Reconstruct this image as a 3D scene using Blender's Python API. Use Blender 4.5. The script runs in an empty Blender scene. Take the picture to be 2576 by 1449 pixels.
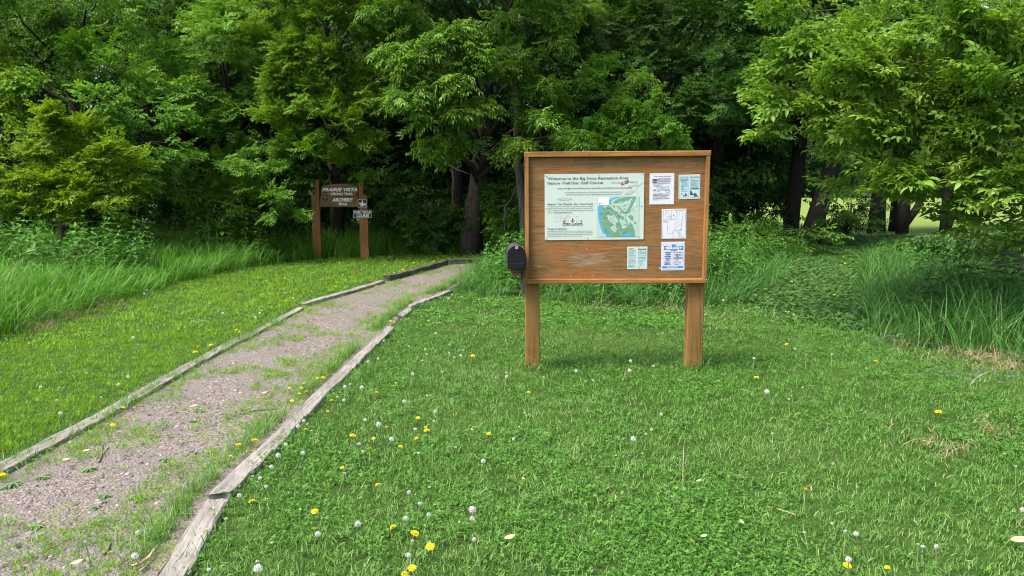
import bpy, math, random
import numpy as np
from mathutils import Vector, Matrix

C = bpy.context.scene.collection
rad = math.radians

# ------------------------------------------------------------------ camera, world, sun, exposure
CAM_H = 1.70
PITCH = rad(7.78)
FX = 1860.0                                  # focal length in the 2576-wide photograph
cam_d = bpy.data.cameras.new('camera')
cam_d.sensor_width = 36.0
cam_d.lens = 36.0 * FX / 2576.0
cam_d.clip_start = 0.05
cam_d.clip_end = 2000
cam = bpy.data.objects.new('camera', cam_d)
C.objects.link(cam)
cam.location = (0, 0, CAM_H)
cam.rotation_euler = (rad(90) - PITCH, 0, 0)
bpy.context.scene.camera = cam

SUN_EL, SUN_AZ = 58.0, -118.0                # azimuth clockwise from +Y: behind the left shoulder
world = bpy.data.worlds.new('World')
bpy.context.scene.world = world
world.use_nodes = True
wn = world.node_tree
bg = wn.nodes['Background']
sky = wn.nodes.new('ShaderNodeTexSky')
sky.sky_type = 'NISHITA'
sky.sun_disc = False
sky.sun_elevation = rad(SUN_EL)
sky.sun_rotation = rad(SUN_AZ)
sky.air_density = 1.0
sky.dust_density = 5.0
sky.ozone_density = 0.6
wn.links.new(sky.outputs[0], bg.inputs[0])
bg.inputs[1].default_value = 0.14

sun_d = bpy.data.lights.new('sun', 'SUN')
sun_d.energy = 2.3
sun_d.angle = rad(20)
sun_d.color = (1.0, 0.95, 0.86)
sun = bpy.data.objects.new('sun', sun_d)
C.objects.link(sun)
_az = rad(SUN_AZ)
_el = rad(SUN_EL)
sdir = Vector((math.sin(_az) * math.cos(_el), math.cos(_az) * math.cos(_el), math.sin(_el)))
sun.rotation_euler = sdir.to_track_quat('Z', 'Y').to_euler()

sc = bpy.context.scene
sc.view_settings.view_transform = 'Standard'
sc.view_settings.look = 'None'
sc.view_settings.gamma = 1.0
sc.view_settings.exposure = 1.4
sc.render.engine = 'CYCLES'
sc.cycles.filter_width = 1.05
sc.cycles.max_bounces = 5
sc.cycles.diffuse_bounces = 3
sc.cycles.glossy_bounces = 2
sc.cycles.transmission_bounces = 3
sc.cycles.transparent_max_bounces = 4
sc.cycles.caustics_reflective = False
sc.cycles.caustics_refractive = False

# ------------------------------------------------------------------ placing helpers
SP, CP = math.sin(PITCH), math.cos(PITCH)


def ray(u, v):
    x = (u - 1288.0) / FX
    y = -(v - 724.5) / FX
    return x, CP + y * SP, -SP + y * CP


def ground_at(u, v, z=0.0):
    """world point at height z that the photograph shows at (u, v)"""
    dx, dy, dz = ray(u, v)
    t = (CAM_H - z) / -dz
    return dx * t, dy * t


def point_at(u, v, Y):
    dx, dy, dz = ray(u, v)
    t = Y / dy
    return dx * t, Y, CAM_H + dz * t


def tag(o, label=None, cat=None, group=None, kind=None):
    if label:
        o['label'] = label
    if cat:
        o['category'] = cat
    if group:
        o['group'] = group
    if kind:
        o['kind'] = kind
    return o


def thing(name, label, cat, loc=(0, 0, 0), rot=(0, 0, 0), group=None):
    o = bpy.data.objects.new(name, None)
    C.objects.link(o)
    o.empty_display_size = 0.2
    o.location = loc
    o.rotation_euler = rot
    return tag(o, label, cat, group)


def link_mesh(name, me, parent=None, loc=None, rot=None):
    o = bpy.data.objects.new(name, me)
    C.objects.link(o)
    if parent is not None:
        o.parent = parent
    if loc is not None:
        o.location = loc
    if rot is not None:
        o.rotation_euler = rot
    return o


def copy_thing(o, loc, rotz=0.0, scale=1.0, label=None, group=None):
    c = o.copy()
    C.objects.link(c)
    c.location = loc
    c.rotation_euler = (0, 0, rotz)
    c.scale = (scale, scale, scale)
    if label:
        c['label'] = label
    if group:
        c['group'] = group
    for ch in list(o.children):
        d = ch.copy()
        C.objects.link(d)
        d.parent = c
        for g in list(ch.children):
            e = g.copy()
            C.objects.link(e)
            e.parent = d
    return c


# ------------------------------------------------------------------ mesh helpers
class MB:
    """collects shapes; build() links them as ONE mesh object"""

    def __init__(self):
        self.v = []
        self.f = []
        self.m = []
        self.mi = 0

    def add(self, verts, faces):
        n = len(self.v)
        self.v.extend([tuple(p) for p in verts])
        for f in faces:
            self.f.append(tuple(i + n for i in f))
            self.m.append(self.mi)

    def box(self, x0, x1, y0, y1, z0, z1, bev=0.0):
        if bev <= 0:
            p = [(x, y, z) for x in (x0, x1) for y in (y0, y1) for z in (z0, z1)]
            self.add(p, [(0, 1, 3, 2), (4, 6, 7, 5), (0, 4, 5, 1), (2, 3, 7, 6), (0, 2, 6, 4), (1, 5, 7, 3)])
            return
        b = bev
        pts = []
        for x, sx in ((x0, 1), (x1, -1)):
            for y, sy in ((y0, 1), (y1, -1)):
                for z, sz in ((z0, 1), (z1, -1)):
                    pts += [(x, y + sy * b, z + sz * b), (x + sx * b, y, z + sz * b), (x + sx * b, y + sy * b, z)]
        idx = lambda i, j, k, a: ((i * 2 + j) * 2 + k) * 3 + a
        F = []
        for i in (0, 1):
            q = [idx(i, 0, 0, 0), idx(i, 0, 1, 0), idx(i, 1, 1, 0), idx(i, 1, 0, 0)]
            F.append(q if i == 0 else q[::-1])
        for j in (0, 1):
            q = [idx(0, j, 0, 1), idx(1, j, 0, 1), idx(1, j, 1, 1), idx(0, j, 1, 1)]
            F.append(q if j == 0 else q[::-1])
        for k in (0, 1):
            q = [idx(0, 0, k, 2), idx(0, 1, k, 2), idx(1, 1, k, 2), idx(1, 0, k, 2)]
            F.append(q if k == 0 else q[::-1])
        for i in (0, 1):
            for j in (0, 1):
                F.append([idx(i, j, 0, 0), idx(i, j, 1, 0), idx(i, j, 1, 1), idx(i, j, 0, 1)])
                for k in (0, 1):
                    F.append([idx(i, j, k, 0), idx(i, j, k, 1), idx(i, j, k, 2)])
            for k in (0, 1):
                F.append([idx(i, 0, k, 0), idx(i, 1, k, 0), idx(i, 1, k, 2), idx(i, 0, k, 2)])
        for j in (0, 1):
            for k in (0, 1):
                F.append([idx(0, j, k, 1), idx(1, j, k, 1), idx(1, j, k, 2), idx(0, j, k, 2)])
        self.add(pts, F)

    def tube(self, pts, radii, sides=7, caps=True, rough=0.0, rng=None):
        pts = [Vector(p) for p in pts]
        n = len(pts)
        V = []
        ref = Vector((0.31, 0.95, 0.1)).normalized()
        for i, p in enumerate(pts):
            t = (pts[min(i + 1, n - 1)] - pts[max(i - 1, 0)]).normalized()
            a = t.cross(ref)
            if a.length < 1e-3:
                a = t.cross(Vector((1, 0, 0)))
            a.normalize()
            b = t.cross(a)
            for k in range(sides):
                w = 2 * math.pi * k / sides
                r = radii[i] * (1 + (rng.uniform(-rough, rough) if rough else 0))
                V.append(p + (a * math.cos(w) + b * math.sin(w)) * r)
        F = []
        for i in range(n - 1):
            for k in range(sides):
                k2 = (k + 1) % sides
                F.append((i * sides + k, i * sides + k2, (i + 1) * sides + k2, (i + 1) * sides + k))
        if caps:
            F.append(tuple(range(sides))[::-1])
            F.append(tuple((n - 1) * sides + k for k in range(sides)))
        self.add(V, F)

    def prism(self, outline, y0, y1):
        """outline of (x, z) points, counter-clockwise seen from -y, extruded from y0 (front) to y1"""
        n = len(outline)
        V = [(x, y0, z) for x, z in outline] + [(x, y1, z) for x, z in outline]
        F = [tuple(range(n)), tuple(range(2 * n - 1, n - 1, -1))]
        for i in range(n):
            j = (i + 1) % n
            F.append((i, i + n, j + n, j))
        self.add(V, F)

    def build(self, name, mats, parent=None, loc=None, rot=None, smooth=False):
        me = bpy.data.meshes.new(name)
        me.from_pydata(self.v, [], self.f)
        if not isinstance(mats, (list, tuple)):
            mats = [mats]
        for m in mats:
            me.materials.append(m)
        me.polygons.foreach_set('material_index', self.m)
        if smooth:
            me.polygons.foreach_set('use_smooth', [True] * len(me.polygons))
        me.update()
        return link_mesh(name, me, parent, loc, rot)


def np_mesh(name, V, F, rnd=None, mat=None, smooth=False):
    """triangle mesh from numpy arrays with a per-vertex 'rnd' attribute"""
    me = bpy.data.meshes.new(name)
    nv, nf = len(V), len(F)
    me.vertices.add(nv)
    me.vertices.foreach_set('co', np.ascontiguousarray(V, dtype=np.float32).ravel())
    me.loops.add(nf * 3)
    me.loops.foreach_set('vertex_index', np.ascontiguousarray(F, dtype=np.int32).ravel())
    me.polygons.add(nf)
    me.polygons.foreach_set('loop_start', np.arange(nf, dtype=np.int32) * 3)
    me.polygons.foreach_set('loop_total', np.full(nf, 3, dtype=np.int32))
    if smooth:
        me.polygons.foreach_set('use_smooth', np.ones(nf, dtype=bool))
    if rnd is not None:
        a = me.attributes.new('rnd', 'FLOAT', 'POINT')
        a.data.foreach_set('value', np.ascontiguousarray(rnd, dtype=np.float32))
    me.update(calc_edges=True)
    if mat:
        me.materials.append(mat)
    return me


def norm(a):
    return a / np.maximum(np.linalg.norm(a, axis=-1, keepdims=True), 1e-9)


def instance(templates, T, X, Z, S, rnd, rng, jit=0.45):
    """templates: list of (V, F, leafrnd). Returns merged V, F, rnd"""
    N = len(T)
    which = rng.integers(0, len(templates), N)
    X = norm(X)
    Y = norm(np.cross(Z, X))
    Zo = np.cross(X, Y)
    Vs, Fs, Rs = [], [], []
    off = 0
    for k, (tv, tf, tr) in enumerate(templates):
        sel = np.nonzero(which == k)[0]
        if len(sel) == 0:
            continue
        R = np.stack([X[sel], Y[sel], Zo[sel]], axis=1)
        sv = np.asarray(S)[sel]
        if sv.ndim == 1:
            sv = sv[:, None, None]
        else:
            sv = sv[:, None, :]
        V = (tv[None] * sv) @ R + T[sel][:, None, :]
        n, m = len(sel), len(tv)
        F = tf[None] + (np.arange(n) * m)[:, None, None] + off
        Rr = np.clip(rnd[sel][:, None] * (1 - jit) + tr[None] * jit, 0, 1)
        Vs.append(V.reshape(-1, 3))
        Fs.append(F.reshape(-1, 3))
        Rs.append(Rr.ravel())
        off += n * m
    return np.concatenate(Vs), np.concatenate(Fs), np.concatenate(Rs)


def hash2(ix, iy, seed):
    h = (ix * 374761393 + iy * 668265263 + seed * 974711) & 0x7fffffff
    h = ((h ^ (h >> 13)) * 1274126177) & 0x7fffffff
    return ((h ^ (h >> 16)) & 0xffff) / 65535.0


def vnoise(x, y, scale, seed=0):
    x = np.asarray(x) / scale + 1000.0
    y = np.asarray(y) / scale + 1000.0
    ix, iy = np.floor(x).astype(np.int64), np.floor(y).astype(np.int64)
    fx, fy = x - ix, y - iy
    fx, fy = fx * fx * (3 - 2 * fx), fy * fy * (3 - 2 * fy)
    a, b = hash2(ix, iy, seed), hash2(ix + 1, iy, seed)
    c, d = hash2(ix, iy + 1, seed), hash2(ix + 1, iy + 1, seed)
    return (a * (1 - fx) + b * fx) * (1 - fy) + (c * (1 - fx) + d * fx) * fy


def in_poly(px, py, poly):
    inside = np.zeros(len(px), bool)
    n = len(poly)
    for i in range(n):
        x1, y1 = poly[i]
        x2, y2 = poly[(i + 1) % n]
        if y1 == y2:
            continue
        cond = ((y1 > py) != (y2 > py)) & (px < (x2 - x1) * (py - y1) / (y2 - y1) + x1)
        inside ^= cond
    return inside


def dist_line(px, py, line):
    d = np.full(len(px), 1e9)
    for (x1, y1), (x2, y2) in zip(line[:-1], line[1:]):
        dx, dy = x2 - x1, y2 - y1
        t = np.clip(((px - x1) * dx + (py - y1) * dy) / (dx * dx + dy * dy + 1e-12), 0, 1)
        d = np.minimum(d, np.hypot(px - x1 - t * dx, py - y1 - t * dy))
    return d


def sample_poly(poly, density_fn, rng, dmax):
    """random points in poly, kept with probability density/dmax (per square metre)"""
    P = np.array(poly)
    x0, y0 = P.min(0)
    x1, y1 = P.max(0)
    n = int((x1 - x0) * (y1 - y0) * dmax)
    x = rng.uniform(x0, x1, n)
    y = rng.uniform(y0, y1, n)
    k = rng.uniform(0, dmax, n) < density_fn(x, y)
    x, y = x[k], y[k]
    k = in_poly(x, y, poly)
    return x[k], y[k]


def visible(x, y, margin=1.6):
    """inside the widened view wedge, so nothing is spent far outside the frame"""
    return (np.abs(x) < 0.70 * y + margin) & (y > 2.2)


# ------------------------------------------------------------------ materials
def new_mat(name):
    m = bpy.data.materials.new(name)
    m.use_nodes = True
    nt = m.node_tree
    return m, nt, nt.nodes['Principled BSDF']


def nd(nt, t, **kw):
    n = nt.nodes.new('ShaderNode' + t)
    for k, v in kw.items():
        if k.startswith('i_'):
            key = k[2:]
            key = int(key) if key.isdigit() else key.replace('_', ' ')
            n.inputs[key].default_value = v
        else:
            setattr(n, k, v)
    return n


def ramp(nt, stops, interp='LINEAR'):
    r = nt.nodes.new('ShaderNodeValToRGB')
    r.color_ramp.interpolation = interp
    el = r.color_ramp.elements
    while len(el) < len(stops):
        el.new(0.5)
    for e, (p, c) in zip(el, stops):
        e.position = p
        e.color = (*c, 1) if len(c) == 3 else c
    return r


def mix(nt, fac, a, b, blend='MIX'):
    m = nt.nodes.new('ShaderNodeMix')
    m.data_type = 'RGBA'
    m.blend_type = blend
    for val, key in ((fac, 0), (a, 6), (b, 7)):
        if hasattr(val, 'node'):
            nt.links.new(val, m.inputs[key])
        elif key == 0:
            m.inputs[0].default_value = val
        else:
            m.inputs[key].default_value = (*val, 1)
    return m.outputs[2]


def simple(name, col, rough=0.6, metallic=0.0, spec=0.4):
    m, nt, b = new_mat(name)
    b.inputs['Base Color'].default_value = (*col, 1)
    b.inputs['Roughness'].default_value = rough
    b.inputs['Metallic'].default_value = metallic
    b.inputs['Specular IOR Level'].default_value = spec
    return m


def leaf_mat(name, stops, trans=0.35, rough=0.5, spec=0.35, tint=(1.25, 1.2, 0.6)):
    m, nt, b = new_mat(name)
    at = nd(nt, 'Attribute', attribute_name='rnd')
    r = ramp(nt, stops)
    nt.links.new(at.outputs['Fac'], r.inputs[0])
    nt.links.new(r.outputs[0], b.inputs['Base Color'])
    b.inputs['Roughness'].default_value = rough
    b.inputs['Specular IOR Level'].default_value = spec
    tr = nd(nt, 'BsdfTranslucent')
    nt.links.new(mix(nt, 1.0, r.outputs[0], tint, 'MULTIPLY'), tr.inputs[0])
    ms = nd(nt, 'MixShader', i_0=trans)
    nt.links.new(b.outputs[0], ms.inputs[1])
    nt.links.new(tr.outputs[0], ms.inputs[2])
    nt.links.new(ms.outputs[0], nt.nodes['Material Output'].inputs[0])
    return m


def wood_mat(name, c_dark, c_mid, c_light, axis=0, grain=1.0, knots=0.0, rough=0.65, bump=0.25, cracks=0.0, along=2.2, swirl=0.9):
    """grain runs along the object's local axis"""
    m, nt, b = new_mat(name)
    tc = nd(nt, 'TexCoord')
    mp = nd(nt, 'Mapping')
    s = [34.0 * grain] * 3
    s[axis] = along * grain
    mp.inputs['Scale'].default_value = s
    nt.links.new(tc.outputs['Object'], mp.inputs[0])
    n1 = nd(nt, 'TexNoise', i_Scale=1.0, i_Detail=6.0, i_Roughness=0.62, i_Distortion=swirl)
    nt.links.new(mp.outputs[0], n1.inputs[0])
    r = ramp(nt, [(0.28, c_dark), (0.46, c_mid), (0.72, c_light)])
    nt.links.new(n1.outputs[0], r.inputs[0])
    big = nd(nt, 'TexNoise', i_Scale=3.0, i_Detail=3.0)
    nt.links.new(tc.outputs['Object'], big.inputs[0])
    rb = ramp(nt, [(0.3, (0.74, 0.72, 0.70)), (0.68, (1.12, 1.08, 1.0))])
    nt.links.new(big.outputs[0], rb.inputs[0])
    col = mix(nt, 1.0, r.outputs[0], rb.outputs[0], 'MULTIPLY')
    mp2 = nd(nt, 'Mapping')
    s2 = [90.0 * grain] * 3
    s2[axis] = 3.0 * grain
    mp2.inputs['Scale'].default_value = s2
    nt.links.new(tc.outputs['Object'], mp2.inputs[0])
    n2 = nd(nt, 'TexNoise', i_Scale=1.0, i_Detail=4.0, i_Roughness=0.7)
    nt.links.new(mp2.outputs[0], n2.inputs[0])
    rs = ramp(nt, [(0.60 - 0.06 * cracks, (1, 1, 1)), (0.70, (0.42, 0.38, 0.34))])
    nt.links.new(n2.outputs[0], rs.inputs[0])
    col = mix(nt, 0.8, col, rs.outputs[0], 'MULTIPLY')
    if knots:
        vo = nd(nt, 'TexVoronoi', i_Scale=knots)
        mp3 = nd(nt, 'Mapping')
        s3 = [1.6, 1.6, 1.6]
        s3[axis] = 0.8
        mp3.inputs['Scale'].default_value = s3
        nt.links.new(tc.outputs['Object'], mp3.inputs[0])
        nt.links.new(mp3.outputs[0], vo.inputs[0])
        rk = ramp(nt, [(0.03, (0.22, 0.15, 0.1)), (0.085, (0.75, 0.66, 0.6)), (0.13, (1, 1, 1))])
        nt.links.new(vo.outputs['Distance'], rk.inputs[0])
        col = mix(nt, 0.85, col, rk.outputs[0], 'MULTIPLY')
    nt.links.new(col, b.inputs['Base Color'])
    b.inputs['Roughness'].default_value = rough
    b.inputs['Specular IOR Level'].default_value = 0.3
    bp = nd(nt, 'Bump', i_Strength=bump, i_Distance=0.004)
    nt.links.new(n2.outputs[0], bp.inputs['Height'])
    nt.links.new(bp.outputs[0], b.inputs['Normal'])
    return m


def bark_mat(name, c1, c2, scale=1.0):
    m, nt, b = new_mat(name)
    tc = nd(nt, 'TexCoord')
    mp = nd(nt, 'Mapping')
    mp.inputs['Scale'].default_value = (26 * scale, 26 * scale, 5 * scale)
    nt.links.new(tc.outputs['Object'], mp.inputs[0])
    n1 = nd(nt, 'TexNoise', i_Scale=1.0, i_Detail=7.0, i_Roughness=0.7, i_Distortion=1.2)
    nt.links.new(mp.outputs[0], n1.inputs[0])
    r = ramp(nt, [(0.32, c1), (0.68, c2)])
    nt.links.new(n1.outputs[0], r.inputs[0])
    nt.links.new(r.outputs[0], b.inputs['Base Color'])
    b.inputs['Roughness'].default_value = 0.9
    b.inputs['Specular IOR Level'].default_value = 0.15
    bp = nd(nt, 'Bump', i_Strength=0.9, i_Distance=0.03)
    nt.links.new(n1.outputs[0], bp.inputs['Height'])
    nt.links.new(bp.outputs[0], b.inputs['Normal'])
    return m

# ------------------------------------------------------------------ the setting: layout lines
LEFT_EDGE = [ground_at(*p) for p in [(-520, 1445), (0, 1165), (100, 1115), (170, 1080), (250, 1040), (330, 990), (400, 952), (470, 916),
                                     (560, 866), (650, 826), (760, 768), (850, 737), (960, 705), (1040, 686), (1124, 660), (1208, 655)]]
RIGHT_EDGE = [ground_at(*p) for p in [(300, 1590), (396, 1449), (470, 1350), (546, 1246), (680, 1111), (804, 998), (883, 914), (960, 846),
                                      (1020, 783), (1075, 748), (1127, 731), (1180, 700), (1235, 668)]]
PATH_POLY = LEFT_EDGE + [ground_at(1300, 650)] + RIGHT_EDGE[::-1] + [ground_at(0, 2400)]
BANK_LEFT = [ground_at(*p) for p in [(-700, 1060), (-300, 940), (0, 852), (100, 822), (200, 787), (300, 757), (400, 730), (470, 708), (600, 680),
                                     (700, 666), (800, 651), (930, 646), (1100, 641), (1230, 640)]]
LAWN_L = LEFT_EDGE + BANK_LEFT[::-1] + [(-7.5, 3.0)]
BANK_MID = [ground_at(*p) for p in [(1215, 672), (1170, 706), (1150, 735), (1230, 748), (1320, 752), (1500, 772), (1640, 776), (1780, 776), (1870, 760), (1930, 733), (1972, 690),
                                    (2010, 645), (2050, 607), (2075, 590)]]
BANK_RIGHT = [ground_at(*p) for p in [(2200, 590), (2190, 640), (2170, 690), (2165, 760), (2185, 838), (2300, 872), (2400, 894), (2576, 922), (2900, 985), (3300, 1080)]]
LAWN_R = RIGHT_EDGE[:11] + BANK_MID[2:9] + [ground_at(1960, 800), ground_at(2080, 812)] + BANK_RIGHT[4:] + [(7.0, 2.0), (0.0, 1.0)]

G_soil = None


def ground_material():
    m, nt, b = new_mat('soil_and_thatch')
    tc = nd(nt, 'TexCoord')
    n1 = nd(nt, 'TexNoise', i_Scale=0.7, i_Detail=5.0, i_Roughness=0.65)
    n2 = nd(nt, 'TexNoise', i_Scale=38.0, i_Detail=5.0, i_Roughness=0.7)
    nt.links.new(tc.outputs['Object'], n1.inputs[0])
    nt.links.new(tc.outputs['Object'], n2.inputs[0])
    r1 = ramp(nt, [(0.3, (0.026, 0.058, 0.012)), (0.55, (0.040, 0.082, 0.017)), (0.75, (0.075, 0.100, 0.034))])
    nt.links.new(n1.outputs[0], r1.inputs[0])
    r2 = ramp(nt, [(0.3, (0.5, 0.5, 0.5)), (0.7, (1.35, 1.3, 1.2))])
    nt.links.new(n2.outputs[0], r2.inputs[0])
    nt.links.new(mix(nt, 1.0, r1.outputs[0], r2.outputs[0], 'MULTIPLY'), b.inputs['Base Color'])
    b.inputs['Roughness'].default_value = 0.95
    b.inputs['Specular IOR Level'].default_value = 0.1
    bp = nd(nt, 'Bump', i_Strength=0.6, i_Distance=0.03)
    nt.links.new(n2.outputs[0], bp.inputs['Height'])
    nt.links.new(bp.outputs[0], b.inputs['Normal'])
    return m


def sheet(name, poly, z, m, **kw):
    mb = MB()
    mb.add([(x, y, z) for x, y in poly], [tuple(range(len(poly)))])
    o = mb.build(name, m)
    tag(o, kind='structure', **kw)
    return o


mb = MB()
mb.add([(-900, -900, 0), (900, -900, 0), (900, 900, 0), (-900, 900, 0)], [(0, 1, 2, 3)])
tag(mb.build('ground', ground_material()), 'ground of soil and grass under the whole clearing and wood', 'ground', kind='structure')


def path_material():
    m, nt, b = new_mat('crushed_stone')
    tc = nd(nt, 'TexCoord')
    vo = nd(nt, 'TexVoronoi', i_Scale=62.0)
    vo2 = nd(nt, 'TexVoronoi', i_Scale=24.0)
    n1 = nd(nt, 'TexNoise', i_Scale=1.3, i_Detail=4.0, i_Roughness=0.6)
    n2 = nd(nt, 'TexNoise', i_Scale=150.0, i_Detail=3.0)
    for n in (vo, vo2, n1, n2):
        nt.links.new(tc.outputs['Object'], n.inputs[0])
    hs = nd(nt, 'SeparateColor')
    nt.links.new(vo.outputs['Color'], hs.inputs[0])
    r = ramp(nt, [(0.0, (0.07, 0.055, 0.050)), (0.4, (0.145, 0.122, 0.112)), (0.75, (0.215, 0.188, 0.172)), (1.0, (0.30, 0.268, 0.240))])
    nt.links.new(hs.outputs[0], r.inputs[0])
    r1 = ramp(nt, [(0.35, (0.125, 0.112, 0.100)), (0.65, (0.19, 0.168, 0.160))])
    nt.links.new(n2.outputs[0], r1.inputs[0])
    rm = ramp(nt, [(0.42, (0.12, 0.12, 0.12)), (0.6, (0.85, 0.85, 0.85))])
    nt.links.new(n1.outputs[0], rm.inputs[0])
    n3 = nd(nt, 'TexNoise', i_Scale=2.6, i_Detail=6.0, i_Roughness=0.68)
    nt.links.new(tc.outputs['Object'], n3.inputs[0])
    moss = ramp(nt, [(0.52, (0, 0, 0)), (0.66, (0.75, 0.75, 0.75))])
    nt.links.new(n3.outputs[0], moss.inputs[0])
    stone = mix(nt, rm.outputs[0], r1.outputs[0], r.outputs[0])
    nt.links.new(mix(nt, moss.outputs[0], stone, (0.115, 0.145, 0.045)), b.inputs['Base Color'])
    b.inputs['Roughness'].default_value = 0.95
    b.inputs['Specular IOR Level'].default_value = 0.15
    bp = nd(nt, 'Bump', i_Strength=0.8, i_Distance=0.015)
    nt.links.new(vo.outputs['Distance'], bp.inputs['Height'])
    nt.links.new(bp.outputs[0], b.inputs['Normal'])
    return m


M_path = path_material()
sheet('path', PATH_POLY, 0.004, M_path, label='gravel footpath with grassy patches between two rows of timbers', cat='path')


def field_material():
    m, nt, b = new_mat('open_field_grass')
    tc = nd(nt, 'TexCoord')
    n1 = nd(nt, 'TexNoise', i_Scale=0.12, i_Detail=4.0)
    n2 = nd(nt, 'TexNoise', i_Scale=3.0, i_Detail=6.0, i_Roughness=0.7)
    nt.links.new(tc.outputs['Object'], n1.inputs[0])
    nt.links.new(tc.outputs['Object'], n2.inputs[0])
    r = ramp(nt, [(0.3, (0.115, 0.175, 0.034)), (0.7, (0.16, 0.215, 0.046))])
    nt.links.new(n1.outputs[0], r.inputs[0])
    r2 = ramp(nt, [(0.3, (0.8, 0.8, 0.8)), (0.7, (1.15, 1.15, 1.1))])
    nt.links.new(n2.outputs[0], r2.inputs[0])
    nt.links.new(mix(nt, 1.0, r.outputs[0], r2.outputs[0], 'MULTIPLY'), b.inputs['Base Color'])
    b.inputs['Roughness'].default_value = 0.9
    b.inputs['Specular IOR Level'].default_value = 0.1
    return m


sheet('field', [(6, 33), (8, 27.5), (14, 25.5), (40, 25), (160, 60), (160, 118), (20, 118), (2, 60)], 0.006, field_material(),
      label='bright mown field seen between the trunks beyond the wood', cat='field')

# ------------------------------------------------------------------ plant templates
trng = np.random.default_rng(5)


def t_join(parts):
    V, F, R = [], [], []
    off = 0
    for v, f, r in parts:
        V.append(v)
        F.append(np.asarray(f) + off)
        R.append(np.full(len(v), r))
        off += len(v)
    return np.concatenate(V).astype(float), np.concatenate(F), np.concatenate(R)


def leaflet(b, d, n, L, W, fold=0.25, fine=False, droop=0.15):
    """one pointed leaf folded along its midrib"""
    d = d / np.linalg.norm(d)
    s = np.cross(n, d)
    s /= max(np.linalg.norm(s), 1e-6)
    n = np.cross(d, s)
    if not fine:
        m = b + d * L * 0.42
        up = n * W * fold
        t = b + d * L - n * L * droop
        v = np.array([b, m + s * W * .5 + up, t, m - s * W * .5 + up])
        return v, [(0, 1, 2), (0, 2, 3)]
    pts = [b]
    for k, w in ((0.25, 0.85), (0.58, 0.8)):
        m = b + d * L * k - n * L * droop * k * k
        pts += [m + s * W * .5 * w + n * W * fold * w, m - s * W * .5 * w + n * W * fold * w, m]
    pts.append(b + d * L - n * L * droop)
    return np.array(pts), [(0, 1, 3), (0, 3, 2), (1, 4, 6), (1, 6, 3), (3, 6, 5), (3, 5, 2), (4, 7, 6), (6, 7, 5)]


def unit(v):
    v = np.array(v, float)
    return v / np.linalg.norm(v)


def shoot_box_elder(rng, fine=False, pairs=4, L=0.34, ll=0.085):
    parts = []
    for i in range(pairs):
        x = L * (i + 0.7) / pairs
        for s in (-1, 1):
            pd = unit([0.55 + 0.1 * i, s * (0.9 - 0.08 * i), rng.uniform(-0.15, 0.35)])
            base = np.array([x, 0, -0.25 * x * x])
            pet = base + pd * rng.uniform(.04, .08)
            k = 1 + int(rng.integers(1, 3)) * 1
            nrm = unit([rng.uniform(-.6, .6), rng.uniform(-.6, .6), 1])
            sz = ll * rng.uniform(.75, 1.2) * (1.0 if i < pairs - 1 else .7)
            r = np.clip(.12 + .62 * i / pairs + rng.uniform(-.15, .25), 0, 1)
            side = unit(np.cross(nrm, pd))
            dirs = [pd - nrm * .25, unit(pd * .6 + side) - nrm * .3, unit(pd * .6 - side) - nrm * .3]
            if rng.uniform() < .5:
                dirs += [unit(pd * .1 + side) - nrm * .3, unit(pd * .1 - side) - nrm * .3]
            for j, dd in enumerate(dirs):
                bb = pet + (pd * .025 if j == 0 else 0)
                v, f = leaflet(bb, dd, nrm, sz * (1.15 if j == 0 else .9) * rng.uniform(.85, 1.1), sz * .48, fine=fine, droop=rng.uniform(.05, .3))
                parts.append((v, f, np.clip(r + rng.uniform(-.2, .2), 0, 1)))
    v, f = leaflet(np.array([L, 0, -.25 * L * L]), np.array([1, 0, .2]), np.array([0, 0, 1.]), ll * .8, ll * .35, fine=fine)
    parts.append((v, f, .95))
    st = np.array([[0, .003, 0], [0, -.003, 0], [L, 0, -.25 * L * L]])
    parts.append((st, [(0, 1, 2)], .1))
    return t_join(parts)


def shoot_ash(rng, n_leaf=5, L=0.3, ll=0.1, fine=False):
    parts = []
    for i in range(n_leaf):
        x = L * (i + .5) / n_leaf
        a = rng.uniform(-1.2, 1.2) + (1.0 if i % 2 else -1.0) * .6
        pd = unit([math.cos(a), math.sin(a), rng.uniform(-.35, .25)])
        base = np.array([x, 0, -.2 * x * x])
        nrm = unit([rng.uniform(-.6, .6), rng.uniform(-.6, .6), 1])
        rl = rng.uniform(.14, .22)
        r = rng.uniform()
        side = unit(np.cross(nrm, pd))
        for j in range(3):
            c = base + pd * rl * (.4 + .3 * j) - np.array([0, 0, .25 * (rl * (.4 + .3 * j)) ** 2 / .1])
            for s in (-1, 1):
                v, f = leaflet(c, unit(pd * .75 + side * s) - np.array([0, 0, .45]), nrm, ll * rng.uniform(.8, 1.1), ll * .34, fine=fine, droop=.25)
                parts.append((v, f, np.clip(r + rng.uniform(-.2, .2), 0, 1)))
        v, f = leaflet(c + pd * .03, pd - np.array([0, 0, .5]), nrm, ll * 1.1, ll * .36, fine=fine, droop=.25)
        parts.append((v, f, r))
    return t_join(parts)


def shoot_simple(rng, n_leaf=13, L=0.36, ll=0.085, wr=.62):
    parts = []
    for i in range(n_leaf):
        x = L * (i + .6) / n_leaf
        s = 1 if i % 2 else -1
        pd = unit([.7, s * rng.uniform(.5, 1.1), rng.uniform(-.4, .3)])
        base = np.array([x, 0, -.25 * x * x]) + pd * .02
        nrm = unit([rng.uniform(-.7, .7), rng.uniform(-.7, .7), 1])
        v, f = leaflet(base, pd - np.array([0, 0, .25]), nrm, ll * rng.uniform(.7, 1.15), ll * wr, droop=.2)
        parts.append((v, f, rng.uniform()))
    return t_join(parts)


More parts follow.
